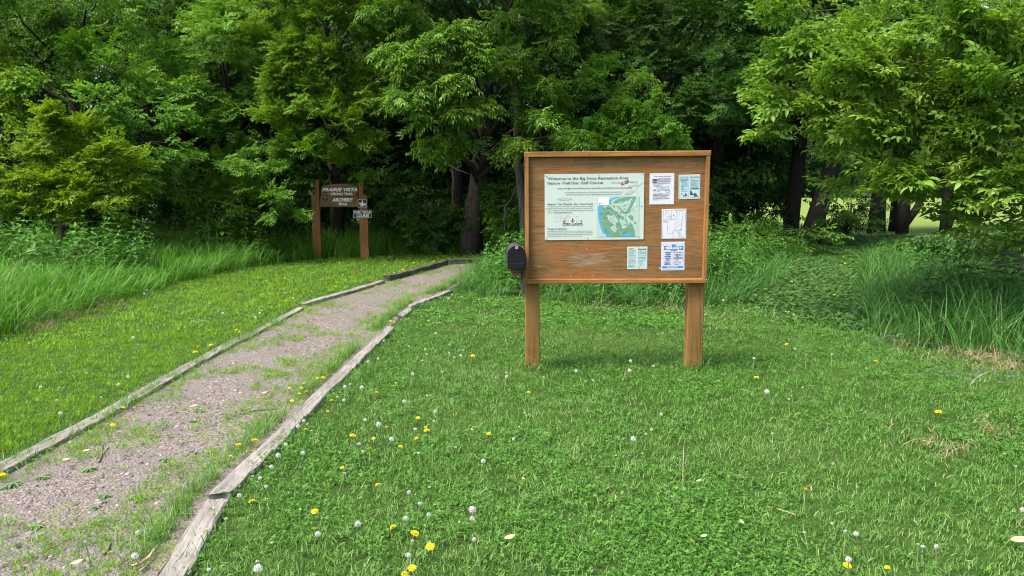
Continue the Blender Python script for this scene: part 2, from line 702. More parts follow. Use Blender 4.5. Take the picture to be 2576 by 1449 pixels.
T_BOX = [shoot_box_elder(trng) for _ in range(6)]
T_BOXF = [shoot_box_elder(trng, fine=True) for _ in range(8)]
T_ASH = [shoot_ash(trng) for _ in range(6)]
T_SIMPLE = [shoot_simple(trng) for _ in range(6)]


def grass_tuft(rng, n, h0, h1, spread, width, bend, segs):
    parts = []
    for _ in range(n):
        a = rng.uniform(0, 2 * math.pi)
        b = np.array([rng.normal(0, spread), rng.normal(0, spread), 0])
        h = rng.uniform(h0, h1)
        d = np.array([math.cos(a), math.sin(a), 0])
        sd = np.array([-math.sin(a + rng.uniform(-.8, .8)), math.cos(a), 0])
        sd /= np.linalg.norm(sd)
        k = bend * rng.uniform(.3, 1.3)
        v, f = [], []
        for i in range(segs):
            t = i / segs
            w = width * (1 - t * .55) * .5
            c = b + np.array([0, 0, h * (t - .18 * k * t * t * t)]) + d * h * k * t * t * .75
            v += [c - sd * w, c + sd * w]
        t = 1.0
        v.append(b + np.array([0, 0, h * (1 - .3 * k)]) + d * h * k * .85)
        for i in range(segs - 1):
            f += [(2 * i, 2 * i + 1, 2 * i + 3), (2 * i, 2 * i + 3, 2 * i + 2)]
        f.append((2 * segs - 2, 2 * segs - 1, 2 * segs))
        parts.append((np.array(v), f, rng.uniform()))
    return t_join(parts)


def clover_patch(rng, n, spread, r0=.0040, r1=.0078, h0=.010, h1=.045):
    parts = []
    for _ in range(n):
        c = np.array([rng.normal(0, spread), rng.normal(0, spread), rng.uniform(h0, h1)])
        r = rng.uniform(r0, r1)
        nrm = unit([rng.uniform(-.55, .55), rng.uniform(-.55, .55), 1])
        a0 = rng.uniform(0, 6.28)
        x = unit(np.cross(nrm, [.3, 1, .1]))
        y = np.cross(nrm, x)
        q = rng.uniform()
        for k in range(3):
            a = a0 + k * 2.094
            d = x * math.cos(a) + y * math.sin(a)
            s = np.cross(nrm, d)
            v = np.array([c, c + d * r * .75 + s * r * .62 + nrm * r * .12, c + d * r * 1.5, c + d * r * .75 - s * r * .62 + nrm * r * .12])
            parts.append((v, [(0, 1, 2), (0, 2, 3)], q))
    return t_join(parts)


def weed_stem(rng, H, pairs, ll, wr=.4):
    parts = []
    lean = np.array([rng.uniform(-.12, .12), rng.uniform(-.12, .12), 1.0])
    a0 = rng.uniform(0, 6.28)
    for i in range(pairs):
        t = .12 + .88 * (i + .5) / pairs
        c = lean * H * t
        sz = ll * (1.1 - .55 * t) * rng.uniform(.85, 1.15)
        for s in (0, 1):
            a = a0 + i * 1.571 + s * math.pi + rng.uniform(-.3, .3)
            d = unit([math.cos(a), math.sin(a), rng.uniform(.1, .6)])
            v, f = leaflet(c, d, unit([-d[0] * .4, -d[1] * .4, 1]), sz, sz * wr, fine=True, droop=.45)
            parts.append((v, f, np.clip(.75 * t + rng.uniform(-.15, .3), 0, 1)))
    for k in range(4):
        a = a0 + k * 1.57
        v, f = leaflet(lean * H, unit([math.cos(a) * .6, math.sin(a) * .6, 1]), unit([-math.cos(a), -math.sin(a), .5]), ll * .45, ll * .17, fine=True)
        parts.append((v, f, .9))
    st = np.array([[.004, 0, 0], [-.004, .003, 0], [0, -.004, 0], lean * H])
    parts.append((st, [(0, 1, 3), (1, 2, 3), (2, 0, 3)], .3))
    return t_join(parts)


T_TURF = [grass_tuft(trng, 14, .025, .06, .036, .0050, .95, 2) for _ in range(10)]
T_TURF_FAR = [grass_tuft(trng, 9, .03, .065, .06, .011, .95, 1) for _ in range(8)]
T_CLOVER = [clover_patch(trng, 12, .04) for _ in range(8)]
T_CLOVER_FAR = [clover_patch(trng, 9, .06, .009, .014) for _ in range(8)]
T_TALL = [grass_tuft(trng, 12, .45, 1.0, .07, .011, .75, 5) for _ in range(12)]
T_EDGE = [grass_tuft(trng, 10, .10, .28, .05, .008, 1.0, 3) for _ in range(8)]
T_SEED = [grass_tuft(trng, 2, .9, 1.15, .03, .006, .5, 4) for _ in range(6)]
T_DRY = [grass_tuft(trng, 8, .03, .09, .08, .0045, 2.4, 3) for _ in range(6)]
T_NETTLE = [weed_stem(trng, .9, 9, .16, .42) for _ in range(6)]
T_BROAD = [weed_stem(trng, .7, 6, .23, .5) for _ in range(6)]

M_turf = leaf_mat('turf_blades', [(0.0, (.032, .120, .012)), (.35, (.083, .212, .030)), (.62, (.140, .280, .062)), (.82, (.215, .335, .115)), (1.0, (.37, .40, .21))], .3, .55, .2)
M_turf_y = leaf_mat('yellow_green_turf_blades', [(0.0, (.100, .23, .010)), (.4, (.145, .30, .015)), (.75, (.185, .345, .022)), (1.0, (.235, .37, .04))], .3, .55, .2)  # naturally yellower green grass of the left lawn and path patches
M_clover = leaf_mat('clover_leaves', [(0.0, (.030, .115, .012)), (.5, (.070, .205, .024)), (.85, (.120, .27, .045)), (1.0, (.18, .32, .09))], .25, .55, .2)
M_tall = leaf_mat('tall_grass_blades', [(0.0, (.034, .125, .022)), (.55, (.066, .195, .036)), (.9, (.112, .255, .056)), (1.0, (.18, .29, .09))], .3, .5, .3)
M_tall_y = leaf_mat('young_tall_grass_blades', [(0.0, (.050, .175, .014)), (.55, (.090, .26, .022)), (1.0, (.17, .34, .05))], .32, .5, .25)
M_weed = leaf_mat('weed_leaves', [(0.0, (.030, .11, .018)), (.5, (.062, .185, .03)), (1.0, (.14, .29, .055))], .3, .5, .28)
M_cover = leaf_mat('shaded_cover_leaves', [(0.0, (.026, .080, .014)), (.6, (.058, .145, .028)), (.9, (.105, .205, .05)), (1.0, (.16, .25, .09))], .22, .55, .25)  # darker plant green, with the shade of the trees also put into it
M_dry = leaf_mat('dead_grass_blades', [(0.0, (.20, .16, .09)), (.6, (.33, .275, .165)), (1.0, (.46, .40, .27))], .2, .8, .1, (1, 1, 1))


def up_vectors(n, rng, tilt=.12):
    Z = np.stack([rng.normal(0, tilt, n), rng.normal(0, tilt, n), np.ones(n)], 1)
    a = rng.uniform(0, 2 * math.pi, n)
    X = np.stack([np.cos(a), np.sin(a), np.zeros(n)], 1)
    Z = norm(Z)
    X = norm(X - Z * (X * Z).sum(1, keepdims=True))
    return X, Z


def scatter_up(x, y, templates, rng, s0, s1, rnd=None, z=0.0, tilt=.12, jit=.5):
    n = len(x)
    X, Z = up_vectors(n, rng, tilt)
    T = np.stack([x, y, np.full(n, z) if np.isscalar(z) else z], 1)
    S = rng.uniform(s0, s1, n)
    if rnd is None:
        rnd = rng.uniform(0, 1, n)
    return instance(templates, T, X, Z, S, rnd, rng, jit)


def merge(*sets):
    V, F, R = [], [], []
    off = 0
    for v, f, r in sets:
        V.append(v)
        F.append(f + off)
        R.append(r)
        off += len(v)
    return np.concatenate(V), np.concatenate(F), np.concatenate(R)


def stuff(name, sets, m, label, cat):
    V, F, R = merge(*sets)
    o = link_mesh(name, np_mesh(name, V, F, R, m))
    tag(o, label, cat, kind='stuff')
    return o


# ------------------------------------------------------------------ mown lawn
def lawn(poly, m_blade, seed, dens, clover_bias, lab1, lab2, jt=.7):
    rng = np.random.default_rng(seed)
    keepout = lambda x, y: (((np.abs(x - .19) < .085) | (np.abs(x - 1.72) < .085)) & (np.abs(y - 6.83) < .09)) | (dist_line(x, y, LEFT_EDGE) < .062) | (dist_line(x, y, RIGHT_EDGE) < .072)

    def d_near(x, y):
        dd = np.hypot(x, y)
        return np.where(visible(x, y) & (dd < 9.5) & ~keepout(x, y), dens * np.clip(1.25 - dd / 10.0, .25, 1), 0)

    def d_far(x, y):
        dd = np.hypot(x, y)
        return np.where(visible(x, y) & (dd >= 9.0) & (dd < 34) & ~keepout(x, y), dens * np.clip(.42 - dd / 80.0, .1, .4), 0)
    x, y = sample_poly(poly, d_near, rng, dens)
    pn = .34 * vnoise(x, y, .9, seed) + .38 * vnoise(x, y, .35, seed + 3) + .28 * vnoise(x, y, .14, seed + 7)
    isc = (pn + rng.normal(0, .10, len(x))) < clover_bias
    tone = np.clip(.15 + .75 * vnoise(x, y, .8, seed + 9) * vnoise(x, y, .22, seed + 11) + rng.normal(0, .14, len(x)) + .60 * (vnoise(x, y, 2.3, seed + 5) - .45), 0, 1)
    g = ~isc
    sets_g = [scatter_up(x[g], y[g], T_TURF, rng, .65, 1.15, tone[g], tilt=.35, jit=jt)]
    sets_c = [scatter_up(x[isc], y[isc], T_CLOVER, rng, .8, 1.2, None, jit=.7)]
    # a few grass tufts stand in the clover too
    k = isc & (rng.uniform(0, 1, len(x)) < .75)
    sets_g.append(scatter_up(x[k], y[k], T_TURF, rng, .7, 1.1, tone[k], tilt=.35, jit=jt))
    x, y = sample_poly(poly, d_far, rng, dens * .42)
    pn = .34 * vnoise(x, y, .9, seed) + .38 * vnoise(x, y, .35, seed + 3) + .28 * vnoise(x, y, .14, seed + 7)
    isc = (pn + rng.normal(0, .10, len(x))) < clover_bias
    tone = np.clip(.15 + .75 * vnoise(x, y, .8, seed + 9) * vnoise(x, y, .22, seed + 11) + rng.normal(0, .14, len(x)) + .60 * (vnoise(x, y, 2.3, seed + 5) - .45), 0, 1)
    g = ~isc
    sets_g.append(scatter_up(x[g], y[g], T_TURF_FAR, rng, .7, 1.2, tone[g], tilt=.3))
    sets_c.append(scatter_up(x[isc], y[isc], T_CLOVER_FAR, rng, .8, 1.2, None))
    stuff('mown_grass', sets_g, m_blade, lab1, 'lawn')
    stuff('clover', sets_c, M_clover, lab2, 'clover')


lawn(LAWN_R, M_turf, 21, 620, .43, 'mown grass around the notice board, mottled with darker clover', 'low clover leaves mixed into the lawn around the notice board')
lawn(LAWN_L, M_turf_y, 22, 640, .22, 'bright yellow green mown grass between the path and the tall grass', 'clover leaves in the bright lawn left of the path', jt=.35)

# ------------------------------------------------------------------ path stones and weeds
rng = np.random.default_rng(31)


def pebble(rng):
    ph = rng.uniform(0, 6.28)
    ring = []
    for k in range(6):
        a = ph + k * 1.047 + rng.uniform(-.25, .25)
        r = rng.uniform(.7, 1.15)
        ring.append((math.cos(a) * r, math.sin(a) * r * .75))
    V = [(p[0], p[1], -.1) for p in ring] + [(p[0] * .72, p[1] * .72, rng.uniform(.3, .48)) for p in ring]
    F = []
    for k in range(6):
        j = (k + 1) % 6
        F += [(k, j, j + 6), (k, j + 6, k + 6)]
    F += [(6, 7, 8), (6, 8, 9), (6, 9, 10), (6, 10, 11)]
    return np.array(V), np.array(F), np.full(12, rng.uniform())


T_PEB = [pebble(trng) for _ in range(10)]


def path_green(x, y):
    """where grass and weeds have taken the gravel: both edges, and ragged patches"""
    dl = dist_line(x, y, LEFT_EDGE)
    dr = dist_line(x, y, RIGHT_EDGE)
    w = .5 * vnoise(x, y, .42, 3) + .3 * vnoise(x, y, .17, 4) + .2 * vnoise(x, y, .08, 5)
    edge = np.maximum(np.exp(-(dl / .24) ** 2) * .42, np.exp(-(dr / .30) ** 2) * .58)
    return np.clip((w + edge - .485) * 6.0, 0, 1), dl, dr


def d_peb(x, y):
    dd = np.hypot(x, y)
    g, dl, dr = path_green(x, y)
    cl = vnoise(x, y, .5, 14) * .7 + vnoise(x, y, .2, 15) * .5
    return np.where(visible(x, y, 1.0) & (dl > .09) & (dr > .09), 2600 * np.clip(1.25 - dd / 9, .2, 1) * np.clip(cl * 1.4 - .2, .08, 1) * (1 - .85 * g), 0)


x, y = sample_poly(PATH_POLY, d_peb, rng, 2600)
n = len(x)
X, Z = up_vectors(n, rng, .3)
T = np.stack([x, y, np.full(n, .004)], 1)
S = np.exp(rng.normal(math.log(.0082), .48, n)).clip(.003, .022)
m, nt, b = new_mat('loose_stone')
at = nd(nt, 'Attribute', attribute_name='rnd')
r = ramp(nt, [(0, (.06, .044, .045)), (.35, (.135, .105, .105)), (.7, (.21, .175, .17)), (1, (.34, .305, .29))])
nt.links.new(at.outputs['Fac'], r.inputs[0])
nt.links.new(r.outputs[0], b.inputs['Base Color'])
b.inputs['Roughness'].default_value = .9
V, F, R = instance(T_PEB, T, X, Z, S, rng.uniform(0, 1, n), rng, .2)
tag(link_mesh('gravel', np_mesh('gravel', V, F, R, m)), 'loose pinkish grey stone chips lying on the path', 'gravel', kind='stuff')


def d_pg(x, y):
    g, dl, dr = path_green(x, y)
    return np.where(visible(x, y, 1.0) & (dl > .085) & (dr > .085), 520 * g * np.clip(1.2 - np.hypot(x, y) / 16, .35, 1), 0)


x, y = sample_poly(PATH_POLY, d_pg, rng, 520)
t = rng.uniform(0, 1, len(x))
a, b_ = t < .72, t >= .72
stuff('path_grass', [scatter_up(x[a], y[a], T_TURF, rng, .55, 1.1, np.clip(.35 + .6 * vnoise(x[a], y[a], .4, 8), 0, 1), .004, .5)], M_turf_y, 'short grass growing in patches on the gravel path', 'grass')
k = rng.uniform(0, 1, b_.sum()) < .7
stuff('path_weeds', [scatter_up(x[b_][k], y[b_][k], T_CLOVER, rng, .7, 1.1, None, .004, jit=.7)], M_clover, 'low green weeds creeping over the gravel path', 'weeds')
# longer grass fringing the timbers
ex, ey = [], []
for line, side, n_ in ((LEFT_EDGE, 1, 800), (RIGHT_EDGE, -1, 1500), (RIGHT_EDGE, 1, 150)):
    L = np.array(line)
    seg = np.linalg.norm(np.diff(L, axis=0), axis=1)
    cum = np.concatenate([[0], np.cumsum(seg)])
    s = rng.uniform(0, cum[-1] * .94, n_)
    px, py = np.interp(s, cum, L[:, 0]), np.interp(s, cum, L[:, 1])
    dx, dy = np.interp(s + .1, cum, L[:, 0]) - px, np.interp(s + .1, cum, L[:, 1]) - py
    ll = np.hypot(dx, dy) + 1e-9
    o = .095 + np.abs(rng.normal(0, .045, n_))
    keep = vnoise(px, py, .5, 40) + rng.normal(0, .1, n_) > .45
    ex.append((px + dy / ll * o * side)[keep])
    ey.append((py - dx / ll * o * side)[keep])
ex, ey = np.concatenate(ex), np.concatenate(ey)
stuff('edge_grass', [scatter_up(ex, ey, T_EDGE, rng, .25, .6, None, 0, .3)], M_turf, 'longer grass fringing the timber edging of the path', 'grass')

# ------------------------------------------------------------------ tall grass banks
WOOD_L = BANK_LEFT + [(1.2, 20), (0.5, 23.5), (-10, 22.5), (-18, 21), (-18, 8)]
WOOD_M = BANK_MID + [(10.5, 23), (7.5, 22), (4, 22), (1.2, 20.5), (.4, 17)]
WOOD_R = BANK_RIGHT + [(11, 5), (14, 12), (14, 23), (11, 23)]


def bank(poly, front, seed, dens, hmin, hmax, ramp_in, m_grass, weed, lab, labw, labd, wz=(1.0, 1.5), depth_gain=0.0, cap=None):
    rng = np.random.default_rng(seed)

    def dfn(x, y):
        dd = np.hypot(x, y)
        return np.where(visible(x, y, 1.5), dens * np.clip(1.35 - dd / 22, .45, 1), 0)
    x, y = sample_poly(poly, dfn, rng, dens)
    df = dist_line(x, y, front)
    wd = vnoise(x, y, 1.5, seed + 1) * .6 + vnoise(x, y, .6, seed + 2) * .4 + rng.normal(0, .06, len(x))
    h = hmin + (hmax - hmin) * np.clip(df / ramp_in, 0, 1) + depth_gain * np.clip(df - ramp_in, 0, 3)
    h = np.minimum(h, cap(x, y)) if cap else h
    h = h * (.82 + .36 * vnoise(x, y, .8, seed + 6))
    isw = (wd < weed) & (df > .25)
    g = ~isw
    n = g.sum()
    X, Z = up_vectors(n, rng, .16)
    Z[:, 0] += .10
    Z = norm(Z)
    X = norm(X - Z * (X * Z).sum(1, keepdims=True))
    S = np.stack([np.full(n, 1.0), np.full(n, 1.0), h[g]], 1) * rng.uniform(.8, 1.1, n)[:, None]
    tone = np.clip(.2 + .6 * vnoise(x[g], y[g], 1.0, seed + 4) + rng.normal(0, .16, n), 0, 1)
    sg = instance(T_TALL, np.stack([x[g], y[g], np.zeros(n)], 1), X, Z, S, tone, rng, .7)
    stuff('tall_grass', [sg], m_grass, lab, 'tall grass')
    k = rng.uniform(0, 1, g.sum()) < .10
    n = k.sum()
    X, Z = up_vectors(n, rng, .3)
    stuff('dry_stalks', [instance(T_SEED, np.stack([x[g][k], y[g][k], np.zeros(n)], 1), X, Z, h[g][k] * rng.uniform(.8, 1.25, n), rng.uniform(0, 1, n), rng, .5)], M_dry, labd, 'dry stalks')
    wx, wy, wh = x[isw], y[isw], h[isw]
    k = rng.uniform(0, 1, len(wx)) < .70
    wx, wy, wh = wx[k], wy[k], wh[k]
    nn = rng.uniform(0, 1, len(wx)) < .6
    sets = []
    for sel, tp in ((nn, T_NETTLE), (~nn, T_BROAD)):
        n = sel.sum()
        X, Z = up_vectors(n, rng, .14)
        S = (wh[sel] * rng.uniform(wz[0], wz[1], n)).clip(.2, 1.6)
        sets.append(instance(tp, np.stack([wx[sel], wy[sel], np.zeros(n)], 1), X, Z, S, rng.uniform(0, 1, n), rng, .5))
    stuff('weeds', sets, M_weed, labw, 'weeds')


bank(WOOD_L, BANK_LEFT, 51, 60, .52, .86, 1.0, M_tall_y, .36, 'tall bright grass along the left edge of the lawn', 'leafy weeds growing through the tall grass left of the path', 'last year dead stalks among the tall grass left of the path', depth_gain=.06)
bank(WOOD_M, BANK_MID, 52, 46, .42, .74, .9, M_tall, .56, 'tall blue green grass behind the notice board', 'tall nettle like weeds behind the notice board', 'last year dead stalks among the grass behind the notice board', depth_gain=.10)
bank(WOOD_R, BANK_RIGHT, 53, 44, .52, .84, .8, M_tall, .42, 'tall grass under the low branches on the right', 'broad leaved weeds in the tall grass on the right', 'last year dead stalks among the tall grass on the right', depth_gain=.05, cap=lambda x, y: np.clip(1.50 - .064 * y, .22, 2))

# ground cover of the mown side trail fading into the wood, tree shade darkening its leaf colour
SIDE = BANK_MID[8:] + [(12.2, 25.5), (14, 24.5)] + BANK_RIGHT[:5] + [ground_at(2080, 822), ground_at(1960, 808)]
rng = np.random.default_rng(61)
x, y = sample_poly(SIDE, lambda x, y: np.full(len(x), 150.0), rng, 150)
stuff('ground_cover', [scatter_up(x, y, T_CLOVER_FAR, rng, .9, 2.0, None, jit=.7), scatter_up(x[::9], y[::9], T_BROAD, rng, .10, .22, None), scatter_up(x[::3], y[::3], T_TURF_FAR, rng, .8, 1.4, None)], M_cover, 'low dark ground cover, tree shade painted in, where the side trail enters the wood', 'ground cover')

# dead grass swept along the mown edges
dx, dy = [], []
for (u, v, ru, rv, n_) in [(2440, 903, 150, 8, 80), (2540, 926, 70, 10, 44), (2300, 868, 60, 6, 26), (165, 800, 60, 7, 50), (90, 830, 60, 6, 34), (260, 775, 50, 5, 22), (1510, 778, 90, 4, 22), (1690, 781, 60, 4, 20),
                           (2360, 1140, 50, 16, 12), (2480, 1095, 80, 14, 14), (2310, 1120, 40, 10, 5), (1790, 800, 80, 10, 8)]:
    for _ in range(n_):
        gx, gy = ground_at(u + random.Random(len(dx) * 7 + u).gauss(0, ru * .6), v + random.Random(len(dx) * 13 + v).gauss(0, rv * .6))
        dx.append(gx)
        dy.append(gy)
dx, dy = np.array(dx), np.array(dy)
stuff('dry_grass', [scatter_up(dx, dy, T_DRY, rng, .7, 1.3, None, 0.01, .5)], M_dry, 'pale dead grass lying along the mown edges', 'dead grass')
# lone dry stalks over the lawn
x, y = sample_poly(LAWN_R, lambda x, y: np.where(visible(x, y), 2.2, 0), rng, 2.2)
T_STRAW = [grass_tuft(trng, 1, .08, .2, .01, .0045, 2.6, 4) for _ in range(8)]
stuff('dry_stalks', [scatter_up(x, y, T_STRAW, rng, .6, 1.1, None, .03, .8)], M_dry, 'lone pale dry stalks lying over the lawn', 'dry stalks')
# tiny blue speedwell flowers
bx, by = [], []
rr = random.Random(9)
for (u, v, ru, rv, n_) in [(2470, 945, 120, 14, 36), (2250, 850, 60, 12, 16), (2150, 800, 90, 20, 20), (1560, 790, 90, 12, 14), (1750, 800, 60, 20, 10)]:
    for _ in range(n_):
        gx, gy = ground_at(u + rr.gauss(0, ru * .6), v + rr.gauss(0, rv * .6), .05)
        bx.append(gx)
        by.append(gy)
M_blue = simple('speedwell_petals', (.10, .11, .42), .7)
T_BLUE = [clover_patch(trng, 2, .02, .004, .006, .045, .06) for _ in range(4)]
stuff('speedwell_flowers', [scatter_up(np.array(bx), np.array(by), T_BLUE, rng, .9, 1.4, None)], M_blue, 'tiny blue flowers in the lawn near the right tall grass', 'wildflowers')
# longer grass the mower misses round the feet of the notice board
rng = np.random.default_rng(91)
fx, fy = [], []
for cx in (.19, 1.70):
    for k in range(34):
        a = rng.uniform(0, 2 * math.pi)
        q = .085 + abs(rng.normal(0, .045))
        fx.append(cx + q * math.cos(a) * 1.1)
        fy.append(6.83 + q * math.sin(a) * 1.1)
fx, fy = np.array(fx), np.array(fy)
k = ~(((np.abs(fx - .19) < .075) | (np.abs(fx - 1.70) < .08)) & (np.abs(fy - 6.83) < .075))
stuff('post_grass', [scatter_up(fx[k], fy[k], T_EDGE, rng, .3, .75, None, 0, .3)], M_turf, 'longer unmown grass around the feet of the notice board', 'grass')

# ------------------------------------------------------------------ timber edging
M_timber = wood_mat('weathered_timber', (.05, .047, .046), (.215, .206, .200), (.32, .31, .30), axis=0, grain=1.5, rough=.9, bump=.9, cracks=1.3, along=.7, swirl=.25)
M_timber_d = wood_mat('dark_timber', (.022, .018, .018), (.06, .052, .05), (.11, .10, .095), axis=0, grain=.8, rough=.9, bump=.9, cracks=1.0)  # much darker brown than the grey timbers


def timber(p0, p1, w, h, label, seed, m, top=None, rag=.012, sink=.05):
    r = random.Random(seed)
    (x0, y0), (x1, y1) = p0, p1
    L = math.hypot(x1 - x0, y1 - y0)
    n = max(6, int(L / .07))
    M = 9
    V, F = [], []
    ph = [r.uniform(0, 9) for _ in range(6)]
    crack_y = r.uniform(-.2, .25)
    prof = [(-.5, -1), (-.5, .80), (-.43, .98), (-.2, 1.0), (0, 1.0), (.2, 1.0), (.43, .98), (.5, .80), (.5, -1)]
    for i in range(n + 1):
        s = i / n
        x = s * L
        wob = .006 * math.sin(x * 2.1 + ph[0]) + .002 * math.sin(x * 7 + ph[1])
        wid = w * (1 + .03 * math.sin(x * 3.3 + ph[2]) + r.uniform(-.02, .02))
        hh = h * (1 + .06 * math.sin(x * 2.7 + ph[3]) + .05 * math.sin(x * 9 + ph[5]))
        endt = min(s, 1 - s) * n
        if endt < 1:
            wid *= .90
        for k, (a, b) in enumerate(prof):
            z = hh * b if b > 0 else -sink
            if 2 <= k <= 6 and abs(a - crack_y - .12 * math.sin(x * 1.3 + ph[4])) < .12:
                z -= .003 * (.4 + .6 * abs(math.sin(x * 5 + ph[1])))
            jx = r.uniform(-rag, rag) * (3.0 if i in (0, n) else .3)
            V.append((x + jx, a * wid + wob + r.uniform(-.003, .003), z + r.uniform(-.004, .004)))
    for i in range(n):
        for k in range(M - 1):
            F.append((i * M + k, (i + 1) * M + k, (i + 1) * M + k + 1, i * M + k + 1))
    F.append(tuple(range(M)))
    F.append(tuple(n * M + k for k in range(M))[::-1])
    mb = MB()
    mb.add(V, F)
    o = mb.build('edging_timber', m, None, (x0, y0, 0), (0, 0, math.atan2(y1 - y0, x1 - x0)))
    tag(o, label, 'timber', 'timbers edging the gravel path')
    return o


def tg(u, v):
    return ground_at(u, v, .05)


TIM = [((396, 1449 + 60), (543, 1250), .122, .042, 'grey weathered split edging timber nearest the camera on the right of the path', M_timber),
       ((551, 1234), (884, 913), .115, .04, 'long grey edging timber with a ragged near end on the right of the path', M_timber),
       ((884, 914), (981, 820), .10, .04, 'short cracked edging timber half buried in grass on the right of the path', M_timber),
       ((1008, 790), (1030, 774), .10, .04, 'small broken stub of timber between longer ones on the right of the path', M_timber),
       ((1034, 769), (1130, 730), .10, .055, 'farthest grey timber on the right of the path, running into tall grass', M_timber),
       ((-330, 1336), (168, 1083), .12, .04, 'pale grey edging timber running out of the left frame edge', M_timber),
       ((172, 1080), (492, 906), .115, .036, 'pale grey sunken edging timber beside the bright lawn, second from the left frame edge', M_timber),
       ((496, 903), (756, 771), .10, .034, 'thin pale edging timber left of the path, nearly buried in lawn', M_timber),
       ((762, 764), (962, 706), .115, .055, 'grey brown edging timber left of the path, left of the dark ones', M_timber),
       ((974, 701), (1122, 661), .14, .105, 'dark edging timber climbing towards the path bend', M_timber_d),
       ((1126, 660), (1225, 655), .14, .115, 'farthest dark timber lying across the path bend under the trees', M_timber_d)]
for i, (a, b, w, h, lab, m) in enumerate(TIM):
    timber(tg(*a), tg(*b), w, h, lab, 70 + i, m)

# ------------------------------------------------------------------ flat printing: text and shapes on boards
_tcache = {}


def text_shape(body, shear=0.0, bold=0.0, space=1.0):
    key = (body, shear, bold, space)
    if key not in _tcache:
        cu = bpy.data.curves.new('lettering', 'FONT')
        cu.body = body
        cu.shear = shear
        cu.offset = bold
        cu.space_character = space
        cu.resolution_u = 2
        o = bpy.data.objects.new('lettering', cu)
        me = bpy.data.meshes.new_from_object(o)
        V = np.zeros(len(me.vertices) * 3)
        me.vertices.foreach_get('co', V)
        V = V.reshape(-1, 3)[:, :2]
        F = [tuple(p.vertices) for p in me.polygons]
        bpy.data.objects.remove(o)
        bpy.data.curves.remove(cu)
        bpy.data.meshes.remove(me)
        _tcache[key] = (V, F)
    return _tcache[key]


class Print:
    """flat ink on a sheet lying in the local xz plane, seen from -y; depth counts layers towards the viewer"""

    def __init__(self, y0, step=.0007):
        self.y0, self.step, self.layers = y0, step, {}

    def mbuf(self, name, mat, layer):
        k = (name, mat.name, layer)
        if k not in self.layers:
            self.layers[k] = (MB(), mat)
        return self.layers[k][0]

    def poly(self, name, mat, layer, pts):
        y = self.y0 - self.step * layer
        area = sum(pts[i][0] * pts[(i + 1) % len(pts)][1] - pts[(i + 1) % len(pts)][0] * pts[i][1] for i in range(len(pts)))
        if area < 0:
            pts = pts[::-1]
        self.mbuf(name, mat, layer).add([(x, y, z) for x, z in pts], [tuple(range(len(pts)))])

    def rect(self, name, mat, layer, x0, x1, z0, z1):
        self.poly(name, mat, layer, [(x0, z0), (x1, z0), (x1, z1), (x0, z1)])

    def line(self, name, mat, layer, pts, w):
        for (x0, z0), (x1, z1) in zip(pts[:-1], pts[1:]):
            d = math.hypot(x1 - x0, z1 - z0) + 1e-9
            nx, nz = -(z1 - z0) / d * w / 2, (x1 - x0) / d * w / 2
            self.poly(name, mat, layer, [(x0 - nx, z0 - nz), (x1 - nx, z1 - nz), (x1 + nx, z1 + nz), (x0 + nx, z0 + nz)])

    def disc(self, name, mat, layer, x, z, rx, rz=None, n=14, rot=0):
        rz = rz or rx
        c, s = math.cos(rot), math.sin(rot)
        P = []
        for k in range(n):
            a = 2 * math.pi * k / n
            p, q = rx * math.cos(a), rz * math.sin(a)
            P.append((x + p * c - q * s, z + p * s + q * c))
        self.poly(name, mat, layer, P)

    def text(self, name, mat, layer, body, x0, x1, z, cap, shear=0.0, bold=0.0, rot=0.0, fit='stretch'):
        V, F = text_shape(body, shear, bold)
        lo, hi = V[:, 0].min(), V[:, 0].max()
        sx = (x1 - x0) / (hi - lo)
        sz = cap / .70
        if fit == 'center':
            sx = min(sx, sz)
            xo = (x0 + x1) / 2 - (hi - lo) * sx / 2
        else:
            xo = x0
        P = np.stack([(V[:, 0] - lo) * sx, V[:, 1] * sz], 1)
        c, s = math.cos(rot), math.sin(rot)
        P = np.stack([P[:, 0] * c - P[:, 1] * s + xo, P[:, 0] * s + P[:, 1] * c + z], 1)
        if name == 'lettering':
            name = 'lettering#%s%f' % (body, x0)
        y = self.y0 - self.step * layer
        self.mbuf(name, mat, layer).add([(p[0], y, p[1]) for p in P], F)

    def greek(self, name, mat, layer, x0, x1, z1, z0, n, seed, h=.45):
        """rows of unreadably small print"""
        r = random.Random(seed)
        dz = (z1 - z0) / n
        if name == 'fine_print':
            name = 'fine_print#%d' % seed
        for i in range(n):
            z = z1 - dz * (i + .7)
            x = x0
            end = x1 - (x1 - x0) * (r.uniform(0, .08) if r.random() < .75 else r.uniform(.2, .6))
            while x < end:
                w = min((x1 - x0) * r.uniform(.03, .11), end - x)
                hh = dz * h * r.uniform(.7, 1.1)
                self.rect(name, mat, layer, x, x + w * .86, z, z + hh)
                x += w

    def build(self, parent):
        groups = {}
        for (name, mname, layer), (mb, mat) in self.layers.items():
            groups.setdefault(name, []).append((mb, mat))
        for key, lst in groups.items():
            name = key.split('#')[0]
            out = MB()
            mats = []
            for mb, mat in lst:
                if mat not in mats:
                    mats.append(mat)
                out.mi = mats.index(mat)
                out.add(mb.v, mb.f)
            out.build(name, mats, parent)


